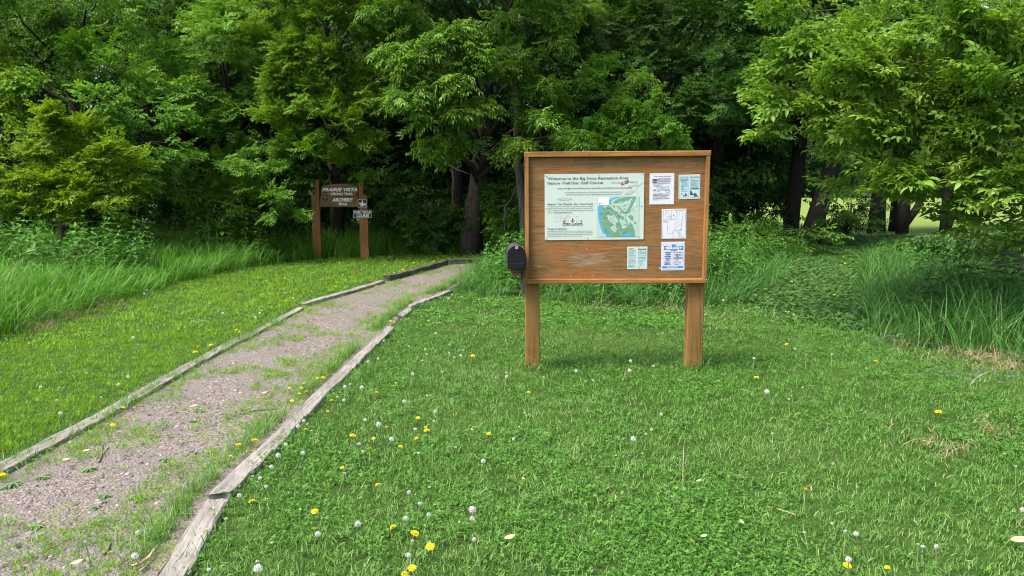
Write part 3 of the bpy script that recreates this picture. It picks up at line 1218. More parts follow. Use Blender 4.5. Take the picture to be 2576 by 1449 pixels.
I_black = simple('black_print', (.02, .022, .025), .6)
I_slate = simple('slate_print', (.045, .06, .075), .6)
I_grey = simple('grey_print', (.30, .32, .34), .6)
I_faint = simple('faint_sketch_print', (.38, .43, .42), .6)
I_white = simple('white_print', (.80, .80, .80), .6)
I_blue = simple('river_blue_print', (.06, .33, .66), .5)
I_navy = simple('navy_print', (.03, .06, .14), .5)
I_royal = simple('royal_blue_print', (.03, .22, .60), .5)
I_mapg = simple('map_wood_green_print', (.13, .29, .19), .6)
I_mapl = simple('map_pale_green_print', (.36, .51, .45), .6)
I_yel = simple('pale_yellow_print', (.72, .74, .32), .6)
I_org = simple('orange_print', (.62, .26, .14), .6)
I_brown = simple('brown_print', (.20, .075, .035), .6)
I_plum = simple('plum_print', (.16, .06, .16), .6)
I_teal = simple('teal_print', (.10, .30, .34), .6)

# ------------------------------------------------------------------ notice board
M_stain_h = wood_mat('orange_stained_board_lying', (.155, .069, .019), (.265, .126, .036), (.35, .180, .060), axis=0, grain=.9, knots=3.2, rough=.6)
M_stain_v = wood_mat('orange_stained_board_standing', (.155, .070, .019), (.265, .130, .038), (.35, .186, .062), axis=2, grain=.9, knots=3.2, rough=.6)
M_post = wood_mat('brown_stained_post', (.125, .068, .020), (.205, .118, .036), (.26, .157, .054), axis=2, grain=.55, knots=1.8, rough=.7)


def ply_material():
    m, nt, b = new_mat('stained_plywood')
    tc = nd(nt, 'TexCoord')

    def nz(scale, **kw):
        mp = nd(nt, 'Mapping')
        mp.inputs['Scale'].default_value = scale
        nt.links.new(tc.outputs['Object'], mp.inputs[0])
        n = nd(nt, 'TexNoise', i_Scale=1.0, **kw)
        nt.links.new(mp.outputs[0], n.inputs[0])
        return n
    g = nz((2.4, 1, 30), i_Detail=8.0, i_Roughness=.6, i_Distortion=1.6)
    r = ramp(nt, [(.25, (.105, .058, .022)), (.45, (.195, .106, .038)), (.62, (.250, .130, .044)), (.8, (.305, .180, .074))])
    nt.links.new(g.outputs[0], r.inputs[0])
    big = nz((1.7, 1, 2.6), i_Detail=4.0, i_Roughness=.6)
    rb = ramp(nt, [(.32, (.66, .70, .74)), (.5, (1, 1, 1)), (.66, (1.18, .88, .68))])
    nt.links.new(big.outputs[0], rb.inputs[0])
    col = mix(nt, 1.0, r.outputs[0], rb.outputs[0], 'MULTIPLY')
    f = nz((9, 1, 130), i_Detail=4.0, i_Roughness=.7, i_Distortion=.6)
    rf = ramp(nt, [(.55, (1, 1, 1)), (.66, (.30, .24, .18))])
    nt.links.new(f.outputs[0], rf.inputs[0])
    col = mix(nt, .8, col, rf.outputs[0], 'MULTIPLY')
    vo = nd(nt, 'TexVoronoi', i_Scale=2.6)
    mp = nd(nt, 'Mapping')
    mp.inputs['Scale'].default_value = (.8, 1, 1.3)
    nt.links.new(tc.outputs['Object'], mp.inputs[0])
    nt.links.new(mp.outputs[0], vo.inputs[0])
    rk = ramp(nt, [(.02, (.2, .13, .08)), (.05, (.8, .7, .6)), (.075, (1, 1, 1))])
    nt.links.new(vo.outputs['Distance'], rk.inputs[0])
    col = mix(nt, .9, col, rk.outputs[0], 'MULTIPLY')
    nt.links.new(col, b.inputs['Base Color'])
    b.inputs['Roughness'].default_value = .6
    b.inputs['Specular IOR Level'].default_value = .3
    bp = nd(nt, 'Bump', i_Strength=.3, i_Distance=.003)
    nt.links.new(f.outputs[0], bp.inputs['Height'])
    nt.links.new(bp.outputs[0], b.inputs['Normal'])
    return m


M_ply = ply_material()
BW, BH, BZ = 1.664, 1.193, .824                     # width, height, bottom of the board
BX, BY = .956, 6.76
B_ROT = (0, rad(-.35), rad(-1.3))
board = thing('notice_board', 'large brown stained wooden notice board on two posts in the lawn', 'notice board', (BX, BY, 0), B_ROT)
h2 = BW / 2


def bm_box(name, m, parent, x0, x1, y0, y1, z0, z1, bev=.004):
    """a box whose own origin is at its centre, so grain differs from piece to piece"""
    cx, cy, cz = (x0 + x1) / 2, (y0 + y1) / 2, (z0 + z1) / 2
    mb = MB()
    mb.box(x0 - cx, x1 - cx, y0 - cy, y1 - cy, z0 - cz, z1 - cz, bev)
    return mb.build(name, m, parent, (cx, cy, cz))


bm_box('panel', M_ply, board, -h2 + .037, h2 - .037, -.016, -.002, BZ + .041, BZ + BH - .046, 0)
bm_box('frame_board', M_stain_h, board, -h2, h2, -.056, -.001, BZ + BH - .047, BZ + BH, .004)
bm_box('frame_board', M_stain_h, board, -h2, h2 - .004, -.060, -.001, BZ, BZ + .042, .004)
bm_box('frame_board', M_stain_v, board, -h2 + .002, -h2 + .040, -.054, -.001, BZ + .0425, BZ + BH - .0475, .004)
bm_box('frame_board', M_stain_v, board, h2 - .042, h2 - .005, -.054, -.001, BZ + .0425, BZ + BH - .0475, .004)
for s in (-1, 1):
    xa, xb = (-h2 + .002, -h2 + .135) if s < 0 else (h2 - .160, h2 - .012)
    p = bm_box('post', M_post, board, xa, xb, .0, .135, -.25, BZ + .62, .006)
    # the drying split down the face of the post
    r = random.Random(4 + s)
    cr = MB()
    pts = []
    x = (xa + xb) / 2 + (.028 if s > 0 else .012)
    z = BZ - .02 if s > 0 else .23
    while z > .02:
        pts.append((x, z))
        x += r.uniform(-.004, .004) + (.0006 if s > 0 else .0)
        z -= .05
    for (xa_, za_), (xb_, zb_) in zip(pts[:-1], pts[1:]):
        w = .0016
        cr.add([(xa_ - w, -.0012, za_), (xb_ - w, -.0012, zb_), (xb_ + w, -.0012, zb_), (xa_ + w, -.0012, za_)], [(0, 1, 2, 3)])
    cr.build('split', simple('deep_crack', (.05, .025, .012), .9), board)
for k, (s, t, dy) in enumerate([(.010, .979, -.0568), (.990, .979, -.0568), (.012, .017, -.0608), (.986, .017, -.0608), (.013, .93, -.0548), (.987, .93, -.0548), (.013, .07, -.0548), (.986, .07, -.0548), (.013, .5, -.0548), (.986, .5, -.0548), (.35, .98, -.0568), (.68, .98, -.0568), (.33, .017, -.0608), (.70, .017, -.0608)]):
    x, z = -h2 + s * BW, BZ + t * BH
    sw = MB()
    sw.prism([(x + .0042 * math.cos(q * .785), z + .0042 * math.sin(q * .785)) for q in range(8)], dy, dy + .003)
    sw.build('screw', I_black, board)
# screw holes, the paler rectangle of an old notice and flecks of paint on the panel
pt = Print(-.0168, .0005)


def bxz(s, t):
    """fraction across and up the board -> local x, z"""
    return -h2 + s * BW, BZ + t * BH


m, nt, b = new_mat('bare_weathered_plywood')
tc = nd(nt, 'TexCoord')
mp = nd(nt, 'Mapping')
mp.inputs['Scale'].default_value = (5, 1, 46)
nt.links.new(tc.outputs['Object'], mp.inputs[0])
n1 = nd(nt, 'TexNoise', i_Scale=1.0, i_Detail=6.0, i_Roughness=.65, i_Distortion=.8)
nt.links.new(mp.outputs[0], n1.inputs[0])
r_ = ramp(nt, [(.3, (.17, .10, .045)), (.5, (.245, .155, .085)), (.72, (.33, .24, .16))])
nt.links.new(n1.outputs[0], r_.inputs[0])
nt.links.new(r_.outputs[0], b.inputs['Base Color'])
b.inputs['Roughness'].default_value = .8
M_bare = m
rr = random.Random(12)
for k in range(15):
    t0 = .130 + .108 * k / 15
    w_ = .335 * (1 - .5 * abs(k / 14 - .55) ** 1.5) * rr.uniform(.55, 1.0)
    c_ = .352 + rr.uniform(-.05, .05)
    n_ = 14
    up_, dn_ = [], []
    for i in range(n_ + 1):
        q = i / n_
        e_ = min(1, 5 * q, 5 * (1 - q))
        up_.append(bxz(c_ - w_ / 2 + w_ * q, t0 + (.0050 + rr.uniform(-.0016, .002)) * e_))
        dn_.append(bxz(c_ - w_ / 2 + w_ * q, t0 - (.0012 + rr.uniform(-.0010, .001)) * e_))
    pt.poly('bare_patch#%d' % k, M_bare, .2 + .05 * k, dn_ + up_[::-1])
for s, t in ((.182, .235), (.515, .235), (.18, .155), (.512, .155)):
    x, z = bxz(s, t)
    pt.disc('screw_hole#%f%f' % (s, t), I_black, 1, x, z, .0035)
for s, t in ((.083, .13), (.378, .056), (.254, .06), (.26, .265), (.34, .268)):
    x, z = bxz(s, t)
    pt.disc('paint_fleck#%f%f' % (s, t), I_white, 1, x, z, .003, .004, 8)
pt.build(board)

M_sheet_g = simple('pale_green_sign_face', (.46, .55, .51), .45)
M_paper = simple('white_paper', (.58, .59, .66), .4, 0, .5)
M_paper_b = simple('pale_blue_paper', (.42, .54, .58), .4, 0, .5)
M_paper_g = simple('pale_green_paper', (.44, .55, .54), .4, 0, .5)
M_lam = simple('clear_laminate_edge', (.55, .55, .52), .2, 0, .5)
M_screw = simple('dark_screw', (.04, .04, .045), .4, .6)
BM = Matrix.Translation((BX, BY, 0)) @ Matrix.Rotation(B_ROT[2], 4, 'Z') @ Matrix.Rotation(B_ROT[1], 4, 'Y')


def notice(name, label, s0, s1, t0, t1, m, rot=0.0, thick=.002, lam=0.0, stand=.0168):
    """a sheet on the board face; returns its Empty, size and Print (origin at its lower left corner)"""
    x0, z0 = bxz(s0, t0)
    x1, z1 = bxz(s1, t1)
    w, h = x1 - x0, z1 - z0
    loc = BM @ Vector((x0, -stand, z0))
    o = thing(name, label, 'notice', loc, (0, B_ROT[1] - rad(rot), B_ROT[2]))
    mb = MB()
    if lam:
        mb.box(-lam, w + lam, -thick * .6, 0, -lam, h + lam)
        mb.build('laminate', M_lam, o)
        mb = MB()
        mb.box(0, w, -thick - .0004, -thick * .6 - .0002, 0, h)
    else:
        mb.box(0, w, -thick, 0, 0, h)
    mb.build('sheet', m, o)
    return o, w, h, Print(-thick - .0009, .0006)


# ---- the big welcome sign
o, w, h, P = notice('welcome_sign', 'large pale green welcome sign with a course map screwed to the notice board', .1106, .650, .334, .833, M_sheet_g, .25, .005)
cw, ch = 2008.0, 1320.0                              # its size in the close-up it was measured from
X = lambda px: (px - 118) / cw * w
Zc = lambda py: (1388 - py) / ch * h


def tl(body, px0, px1, base, cap, mat=I_black, **kw):
    P.text('lettering', mat, 2, body, X(px0), X(px1), Zc(base), cap / ch * h, **kw)


tl('Welcome to the Big Sioux Recreation Area', 183, 1804, 180, 52, I_slate, bold=.010)
tl('Nature Trail Disc Golf Course', 178, 1297, 270, 52, I_slate, bold=.010)
tl('a Kids in Parks', 1452, 1645, 262, 30, I_black)
tl('TRACK Trail', 1830, 1987, 258, 30, I_black)
tl('...where the flight of your frisbee is the trail and the scorecards are your nature guides.', 355, 1880, 366, 32, I_black, shear=.25, bold=.006)
tl('As you play your round of disc golf, use the scorecards to learn about and connect with some of', 527, 1700, 445, 26, I_black, shear=.15)
tl('the natural resources found in and around Big Sioux Recreation Area. Be Safe and Have Fun!', 547, 1678, 490, 26, I_black, shear=.15)
tl('Register Your Rounds... Earn Free Prizes!', 174, 1088, 680, 32, I_black, bold=.012)
tl('The mission of the Kids in Parks program is to get kids and their families "un-plugged,"', 170, 1113, 722, 22, I_black, shear=.15)
tl('outdoors and connected to nature. Since disc golf is a great way to do that, we want', 170, 1097, 762, 22, I_black, shear=.15)
tl('to give you some gear to help you enjoy future rounds. All you have to do is register your', 170, 1127, 802, 22, I_black, shear=.15)
tl('rounds at:', 170, 280, 844, 22, I_black, shear=.15)
tl('www.kidsinparks.com', 300, 672, 844, 24, I_black, bold=.012)
tl('Program Partners', 174, 570, 1176, 32, I_black, bold=.012)
tl('The Big Sioux Recreation Area Nature Trail Disc Golf Course was made possible through partnerships formed', 170, 1082, 1217, 20, I_black, shear=.15)
tl('between the Kids in Parks program and the South Dakota Game, Fish & Parks Department, with funds provided', 170, 1092, 1251, 20, I_black, shear=.15)
tl('by South Dakota Department of Health, Healthy South Dakota Program. Other program partners include the', 170, 1078, 1285, 20, I_black, shear=.15)
tl('National Park Service and the Blue Cross and Blue Shield of North Carolina Foundation.', 170, 888, 1318, 20, I_black, shear=.15)
# footprint emblem
P.disc('emblem', I_brown, 2, X(1770), Zc(236), .024, .0145, 16, .42)
P.disc('emblem', I_brown, 2, X(1690), Zc(268), .018, .0125, 16, .42)
P.disc('emblem', I_org, 3, X(1715), Zc(258), .016, .007, 14, .42)
P.disc('emblem', I_royal, 3, X(1764), Zc(238), .0085, .006, 14, .42)
for k in range(5):
    P.disc('emblem', I_org, 3, X(1742 + 16 * k), Zc(212 + (k - 2) ** 2 * 3 - 4 * k), .0022)
# faint disc-golf basket and plane-tree seed sketches behind the text
P.disc('basket_sketch#a', I_faint, 1, X(512), Zc(560), .072, .012, 20)
for x in (370, 440, 520, 600, 665):
    P.line('basket_sketch#a', I_faint, 1, [(X(x), Zc(575)), (X(x), Zc(640))], .0012)
P.line('basket_sketch#a', I_faint, 1, [(X(370), Zc(640)), (X(665), Zc(640))], .0012)
P.poly('basket_sketch#b', simple('pale_basket_print', (.50, .50, .46), .6), 1, [(X(410), Zc(860)), (X(590), Zc(860)), (X(545), Zc(940)), (X(490), Zc(965)), (X(445), Zc(930))])
for q in (870, 930, 1000, 1020):
    P.line('basket_sketch#b', I_faint, 1, [(X(310), Zc(q)), (X(690), Zc(q - 10))], .0012)
for x in (310, 360, 430, 600, 690):
    P.line('basket_sketch#b', I_faint, 1, [(X(x), Zc(870)), (X(x + 6), Zc(1025))], .0012)
P.line('basket_sketch#b', I_faint, 1, [(X(490), Zc(960)), (X(488), Zc(1150))], .004)
P.disc('seed_sketch', I_faint, 1, X(1905), Zc(310), .045, .009, 14, .15)
P.disc('seed_sketch', I_faint, 1, X(1830), Zc(445), .046, .016, 14, .35)
P.line('seed_sketch', I_faint, 1, [(X(2110), Zc(250)), (X(2000), Zc(320)), (X(1960), Zc(400)), (X(1985), Zc(480))], .005)
# the tree, thrower and basket logo
for dx_, dz_, rx in ((-40, 10, 28), (0, -20, 34), (40, 8, 28), (-52, 48, 24), (52, 48, 24), (0, 35, 46), (-20, 62, 30), (22, 62, 30)):
    P.disc('logo', I_black, 2 + .1, X(682 + dx_), Zc(972 + dz_), (rx + 3) / cw * w, None, 14)
    P.disc('logo', I_white, 3, X(682 + dx_), Zc(972 + dz_), rx / cw * w, None, 14)
P.line('logo', I_black, 4, [(X(682), Zc(1050)), (X(682), Zc(945))], .0045)
for a in (-1, 1):
    for q, l in ((1000, 45), (975, 40), (955, 26), (1022, 40)):
        P.line('logo', I_black, 4, [(X(682), Zc(q)), (X(682 + a * l), Zc(q - 22))], .002)
P.rect('logo', I_black, 3, X(482), X(882), Zc(1086), Zc(1050))
P.text('logo', I_white, 4, 'Nature Trail Disc Golf Course', X(490), X(874), Zc(1080), 24 / ch * h, bold=.012)
P.line('logo', I_black, 2, [(X(488), Zc(1028)), (X(512), Zc(1012)), (X(520), Zc(1040))], .0035)
P.line('logo', I_black, 2, [(X(512), Zc(1012)), (X(522), Zc(995)), (X(556), Zc(996))], .0035)
P.line('logo', I_black, 2, [(X(512), Zc(1012)), (X(502), Zc(1035))], .0035)
P.disc('logo', I_black, 2, X(525), Zc(990), .0028)
P.line('logo', I_black, 2, [(X(860), Zc(1040)), (X(860), Zc(990))], .002)
P.rect('logo', I_black, 2, X(846), X(874), Zc(998), Zc(990))
P.poly('logo', I_black, 2, [(X(848), Zc(1012)), (X(872), Zc(1012)), (X(866), Zc(1026)), (X(854), Zc(1026))])
P.line('logo', I_black, 2, [(X(758), Zc(918)), (X(768), Zc(928)), (X(778), Zc(912))], .003)
P.line('logo', I_black, 2, [(X(772), Zc(995)), (X(788), Zc(995))], .002)
# course map
mx0, mx1, mz0, mz1 = X(1180), X(2056), Zc(1330), Zc(527)
mw, mh = mx1 - mx0, mz1 - mz0
P.rect('map', I_grey, 1, mx0 - .0012, mx1 + .0012 - .012, mz0 - .0012, mz1 + .0012)
P.rect('map', I_mapl, 2, mx0, mx1 - .012, mz0, mz1)
mq = lambda px, py: (mx0 + (px - 115 + .018 * (py - 45)) / 1345 * mw, mz1 - (py - 45) / 1222 * mh)
mp_ = lambda lst: [mq(a, b) for a, b in lst]
P.poly('map', I_blue, 3, mp_([(690, 52), (900, 52), (790, 80), (640, 110), (560, 170), (520, 240), (470, 280), (465, 160), (540, 105)]))
P.poly('map', I_blue, 3, mp_([(150, 310), (310, 310), (305, 365), (262, 385), (228, 440), (212, 520), (205, 640), (225, 740), (210, 790), (250, 950), (300, 1060), (350, 1130), (440, 1190), (540, 1262), (375, 1262), (372, 1190), (290, 1175), (240, 1080), (170, 860), (133, 640), (132, 400)]))
P.poly('map', I_mapg, 3.5, mp_([(470, 312), (520, 335), (580, 400), (640, 455), (740, 520), (840, 610), (920, 650), (940, 690), (925, 745), (880, 768), (862, 720), (840, 700), (800, 720), (795, 760), (760, 768), (715, 730), (690, 660), (640, 600), (600, 585), (570, 615), (520, 620), (470, 600), (430, 590), (415, 620), (430, 690), (480, 790), (560, 840), (625, 890), (610, 920), (540, 940), (500, 985), (560, 1060), (640, 1130), (670, 1130), (720, 1040), (760, 1000), (840, 985), (930, 1025), (1010, 985), (1080, 920), (1100, 850), (1150, 840), (1210, 900), (1240, 1030), (1270, 1080), (1282, 1240), (1260, 1245), (1190, 1205), (1110, 1190), (1080, 1160), (1000, 1172), (900, 1215), (820, 1262), (540, 1262), (420, 1180), (345, 1120), (285, 1020), (245, 900), (215, 800), (230, 735), (207, 640), (215, 500), (262, 390), (390, 355), (430, 325)]))
P.poly('map', I_mapg, 3.6, mp_([(770, 790), (810, 800), (850, 880), (875, 915), (850, 960), (840, 985), (760, 1000), (690, 985), (668, 940), (700, 850), (740, 800)]))
P.poly('map', I_mapg, 3.5, mp_([(605, 225), (640, 180), (760, 120), (960, 55), (1320, 50), (1310, 100), (1240, 250), (1170, 380), (1130, 500), (1080, 560), (1000, 575), (920, 560), (850, 480), (770, 400), (710, 340), (720, 312), (760, 315), (830, 390), (900, 460), (950, 498), (1020, 495), (1065, 400), (1130, 290), (1160, 180), (1210, 90), (1190, 70), (1120, 120), (980, 170), (840, 200), (720, 235), (640, 245)]))
P.poly('map', I_mapg, 3.5, mp_([(1060, 625), (1130, 620), (1215, 635), (1230, 700), (1225, 760), (1195, 778), (1150, 755), (1080, 670)]))
P.poly('map', I_mapg, 3.5, mp_([(965, 745), (990, 730), (1010, 750), (1055, 900), (1050, 940), (1025, 938), (985, 830)]))
P.poly('map', I_blue, 4, mp_([(820, 1262), (900, 1215), (1000, 1172), (1080, 1160), (1110, 1195), (1190, 1210), (1260, 1262)]))
P.rect('map', I_white, 4, *[q for q in (mq(140, 300)[0], mq(465, 300)[0], mq(140, 300)[1], mq(140, 65)[1])])
a = mq(240, 112)
P.text('map', I_navy, 5, 'Tee Location', mq(240, 100)[0], mq(410, 100)[0], mq(240, 112)[1], .0075)
P.text('map', I_navy, 5, 'Basket Location', mq(240, 180)[0], mq(443, 180)[0], mq(240, 182)[1], .0075)
P.text('map', I_navy, 5, 'Bike Path', mq(240, 260)[0], mq(360, 260)[0], mq(240, 260)[1], .0075)
P.rect('map', I_yel, 5, mq(163, 100)[0], mq(215, 100)[0], mq(163, 112)[1], mq(163, 98)[1])
P.disc('map', I_yel, 5, *mq(188, 168), .0062)
for px, py in ((188, 248), (628, 333), (838, 530), (412, 835), (780, 1028), (1277, 835)):
    x, z = mq(px, py)
    P.rect('map', I_brown, 5, x - .0082, x + .0082, z - .0082, z + .0082)
    P.rect('map', I_org, 6, x - .0072, x + .0072, z - .0072, z + .0072)
    P.line('map', I_brown, 7, [(x - .005, z - .003), (x - .001, z + .003), (x + .002, z - .002), (x + .005, z + .001)], .0018)
x, z = mq(1290, 290)
P.rect('map', I_white, 5, x - .008, x + .008, z - .009, z + .009)
P.line('map', I_black, 6, [(x - .003, z - .006), (x + .002, z), (x - .001, z + .006)], .0015)
x, z = mq(1128, 568)
P.rect('map', I_white, 5, x - .012, x + .012, z - .008, z + .008)
P.greek('map', I_black, 6, x - .010, x + .010, z + .006, z - .006, 2, 3)
P.disc('map', I_black, 6, *mq(1130, 485), .0022)
for l in ([(278, 418), (375, 398), (580, 400)], [(235, 670), (330, 695), (430, 665)], [(290, 840), (355, 1110), (540, 1185)], [(352, 950), (345, 1090)], [(560, 1215), (780, 1175)],
          [(870, 1155), (1055, 1105)], [(860, 1200), (1000, 1150)], [(515, 690), (690, 830)], [(482, 757), (690, 830)], [(580, 990), (700, 1015)], [(570, 970), (655, 1085)], [(890, 805), (1070, 1030)],
          [(985, 650), (960, 780)], [(985, 650), (1055, 830)], [(770, 263), (1085, 150)], [(645, 210), (750, 207)], [(775, 350), (915, 333), (1100, 285)], [(870, 425), (1085, 430)], [(845, 1035), (1260, 1050)],
          [(330, 610), (400, 555), (545, 535)], [(240, 555), (280, 490)], [(640, 560), (710, 510), (650, 495)], [(700, 610), (780, 640), (770, 590)], [(890, 515), (1120, 515)], [(1005, 490), (998, 570)], [(780, 920), (850, 1000)]):
    P.line('map', I_slate, 5, mp_(l), .0011)
for px, py in ((278, 418), (375, 398), (235, 670), (510, 490), (545, 535), (290, 840), (352, 950), (560, 1215), (620, 1250), (870, 1155), (860, 1200), (655, 1085), (700, 1015), (1070, 1030), (1215, 158), (645, 210), (750, 207), (775, 350), (1095, 415), (770, 590), (700, 610), (743, 710), (1025, 862), (980, 800), (650, 495), (265, 765), (280, 490)):
    P.disc('map', I_yel, 6, *mq(px, py), .0028, None, 10)
for px, py in ((515, 690), (482, 757), (1085, 150), (915, 333), (705, 1015), (655, 1085)):
    P.disc('map', I_slate, 6, *mq(px, py), .0026, None, 10)
for px, py in ((460, 400), (440, 540), (245, 575), (365, 695), (530, 910), (745, 890), (950, 905), (370, 1085), (690, 1185), (985, 1125), (935, 215), (970, 305), (960, 420), (755, 480), (1000, 620), (625, 660), (795, 665), (545, 265)):
    x, z = mq(px, py)
    P.greek('map', I_slate, 5, x - .009, x + .009, z + .006, z - .005, 2, px)
P.line('map', I_faint, 3, mp_([(1440, 280), (1290, 370), (1200, 410), (1230, 520), (1270, 450), (1215, 420)]), .002)
P.line('map', I_faint, 3, mp_([(1345, 140), (1410, 140), (1400, 270), (1350, 240), (1345, 140)]), .0015)
P.line('map', I_faint, 3, mp_([(1210, 560), (1260, 780)]), .0012)
P.line('map', I_faint, 3, mp_([(1390, 700), (1380, 830), (1340, 930), (1360, 1050), (1330, 1130), (1400, 1230)]), .0022)
P.line('map', I_faint, 3, mp_([(1340, 930), (1280, 970), (1300, 1000)]), .0022)
for px, py in ((160, 112), (1215, 95), (2098, 85), (143, 752), (2078, 724), (152, 1360), (988, 1362), (2044, 1358)):
    P.disc('screw#%d%d' % (px, py), M_screw, 3, X(px), Zc(py), .0042)
P.build(o)

# ---- severe weather notice
o, w, h, P = notice('paper_notice', 'laminated white weather notice with a small storm picture, right of the welcome sign', .681, .810, .603, .832, M_paper, .3, .0022, .004)
X = lambda px: (px - 125) / 475 * w
Zc = lambda py: (695 - py) / 600 * h
P.text('lettering', I_plum, 1, 'Severe Weather Information', X(208), X(535), Zc(158), .0085, bold=.015)
P.rect('picture', I_navy, 1, X(172), X(268), Zc(284), Zc(200))
P.poly('picture', I_grey, 2, [(X(176), Zc(240)), (X(205), Zc(236)), (X(222), Zc(262)), (X(240), Zc(236)), (X(264), Zc(240)), (X(264), Zc(264)), (X(176), Zc(262))])
P.rect('picture#b', I_royal, 1, X(436), X(518), Zc(462), Zc(423))
P.disc('picture#b', I_white, 2, X(478), Zc(446), .014, .0035)
P.poly('picture#c', I_slate, 1, [(X(180), Zc(424)), (X(255), Zc(420)), (X(250), Zc(412)), (X(225), Zc(398)), (X(215), Zc(412)), (X(182), Zc(416))])
for i, (xa, xb, ya, yb, n_) in enumerate([(278, 545, 186, 214, 3), (278, 540, 224, 258, 4), (278, 530, 268, 294, 3), (188, 512, 306, 318, 1), (190, 520, 322, 346, 2), (355, 415, 356, 366, 1), (250, 530, 366, 384, 2), (375, 425, 396, 404, 1), (262, 530, 404, 426, 2), (285, 330, 436, 446, 1), (184, 375, 446, 456, 1), (290, 430, 474, 484, 1), (184, 535, 486, 532, 5), (184, 465, 538, 558, 2), (184, 535, 566, 596, 3), (184, 370, 606, 618, 1)]):
    P.greek('fine_print', I_slate, 1, X(xa), X(xb), Zc(ya), Zc(yb), n_, 100 + i, .5)
for px, py in ((398, 104), (372, 684), (142, 392), (587, 384)):
    P.rect('staple#%d%d' % (px, py), M_screw, 2, X(px) - .004, X(px) + .004, Zc(py) - .0007, Zc(py) + .0007)
P.build(o)

# ---- two column pets leaflet
o, w, h, P = notice('pets_leaflet', 'pale blue two column pets leaflet in the notice board\'s upper right', .838, .951, .641, .820, M_paper_b, 1.1, .0022, .003)
X = lambda px: (px - 700) / 408 * w
Zc = lambda py: (590 - py) / 470 * h
for xa, xb in ((716, 882), (922, 1092)):
    P.line('border#%d' % xa, I_teal, 1, [(X(xa - 6), Zc(152)), (X(xb + 2), Zc(152)), (X(xb + 2), Zc(566)), (X(xa - 6), Zc(566)), (X(xa - 6), Zc(152))], .0012)
    P.text('lettering', I_navy, 1, 'Pets in the Parks', X(xa), X(xb - 4), Zc(182), .0095, bold=.012)
P.rect('panel_tint', I_teal, 1, X(722), X(876), Zc(226), Zc(196))
for i, (xa, xb, ya, yb, n_) in enumerate([(735, 870, 232, 276, 5), (745, 872, 284, 306, 2), (738, 870, 314, 372, 6), (738, 868, 376, 416, 5), (738, 872, 426, 452, 3), (928, 1084, 204, 262, 5), (928, 1084, 268, 340, 7), (928, 1084, 346, 374, 3)]):
    P.greek('fine_print', I_teal, 1, X(xa), X(xb), Zc(ya), Zc(yb), n_, 140 + i, .5)
P.rect('banner', I_navy, 1, X(926), X(1084), Zc(404), Zc(384))
P.poly('picture', I_slate, 1, [(X(916), Zc(420)), (X(945), Zc(440)), (X(975), Zc(505)), (X(1000), Zc(470)), (X(1040), Zc(500)), (X(1084), Zc(560)), (X(1050), Zc(545)), (X(1020), Zc(548)), (X(985), Zc(552)), (X(1000), Zc(520)), (X(916), Zc(515))])
P.poly('picture#d', I_slate, 1, [(X(812), Zc(540)), (X(818), Zc(490)), (X(835), Zc(466)), (X(846), Zc(500)), (X(866), Zc(528)), (X(840), Zc(530))])
P.poly('picture#d', I_slate, 1, [(X(782), Zc(545)), (X(788), Zc(508)), (X(798), Zc(500)), (X(808), Zc(540))])
for px, py in ((735, 490), (745, 482), (757, 482), (768, 490), (750, 503)):
    P.disc('picture#e', I_teal, 1, X(px), Zc(py), .0032)
P.build(o)

# ---- black and white park map
o, w, h, P = notice('park_map_sheet', 'laminated black and white park map sheet, below the pale blue leaflet', .751, .8815, .340, .563, M_paper, .9, .0022, .003)
X = lambda px: (px - 358) / 466 * w
Zc = lambda py: (1376 - py) / 586 * h
LL = lambda l: [(X(a), Zc(b)) for a, b in l]
for l, wd in (([(380, 804), (812, 800), (806, 1360), (366, 1364), (380, 804)], .0013), ([(376, 996), (538, 994), (542, 806)], .0014), ([(538, 996), (602, 994), (612, 950), (626, 934), (632, 820), (770, 816), (766, 850), (750, 990), (758, 1000), (732, 1090), (742, 1190)], .0016),
              ([(452, 1006), (468, 1266), (560, 1266), (576, 1290), (578, 1356)], .0014), ([(560, 1266), (566, 1222), (636, 1186), (604, 1160), (612, 1140), (690, 1112), (722, 1090)], .0014), ([(590, 820), (632, 820)], .0012),
              ([(650, 850), (700, 870), (690, 910), (655, 920), (680, 980), (630, 1000), (625, 1080), (700, 1085)], .0010), ([(645, 1038), (720, 1042)], .001), ([(672, 1200), (720, 1300)], .0014), ([(712, 1204), (734, 1310)], .001),
              ([(664, 1262), (680, 1254), (704, 1306), (690, 1326), (664, 1290), (664, 1262)], .002), ([(414, 880), (440, 830), (500, 890), (524, 930), (500, 960), (460, 950), (414, 880)], .0016), ([(720, 1310), (776, 1346)], .002)):
    P.line('map', I_slate, 1, LL(l), wd)
rr = random.Random(8)
for k in range(22):
    P.disc('map', I_black, 1, X(600 + 150 * k / 22 + rr.uniform(-6, 6)), Zc(1236 - 50 * k / 22 + rr.uniform(-12, 12)), .0018, None, 6)
for px, py in ((606, 1092), (550, 1130), (508, 1174), (634, 1280), (714, 1020), (462, 815), (706, 1344), (384, 876), (476, 930), (516, 936)):
    P.disc('map', I_black, 1, X(px), Zc(py), .0024, None, 6)
P.poly('map', I_black, 1, LL([(566, 906), (580, 892), (594, 906), (584, 908), (584, 922), (576, 922), (576, 908)]))
P.text('lettering', I_slate, 1, 'Big Sioux', X(384), X(454), Zc(1022), .0065, bold=.012)
P.text('lettering', I_slate, 1, 'Recreation Area', X(384), X(500), Zc(1044), .0065, bold=.012)
P.build(o)

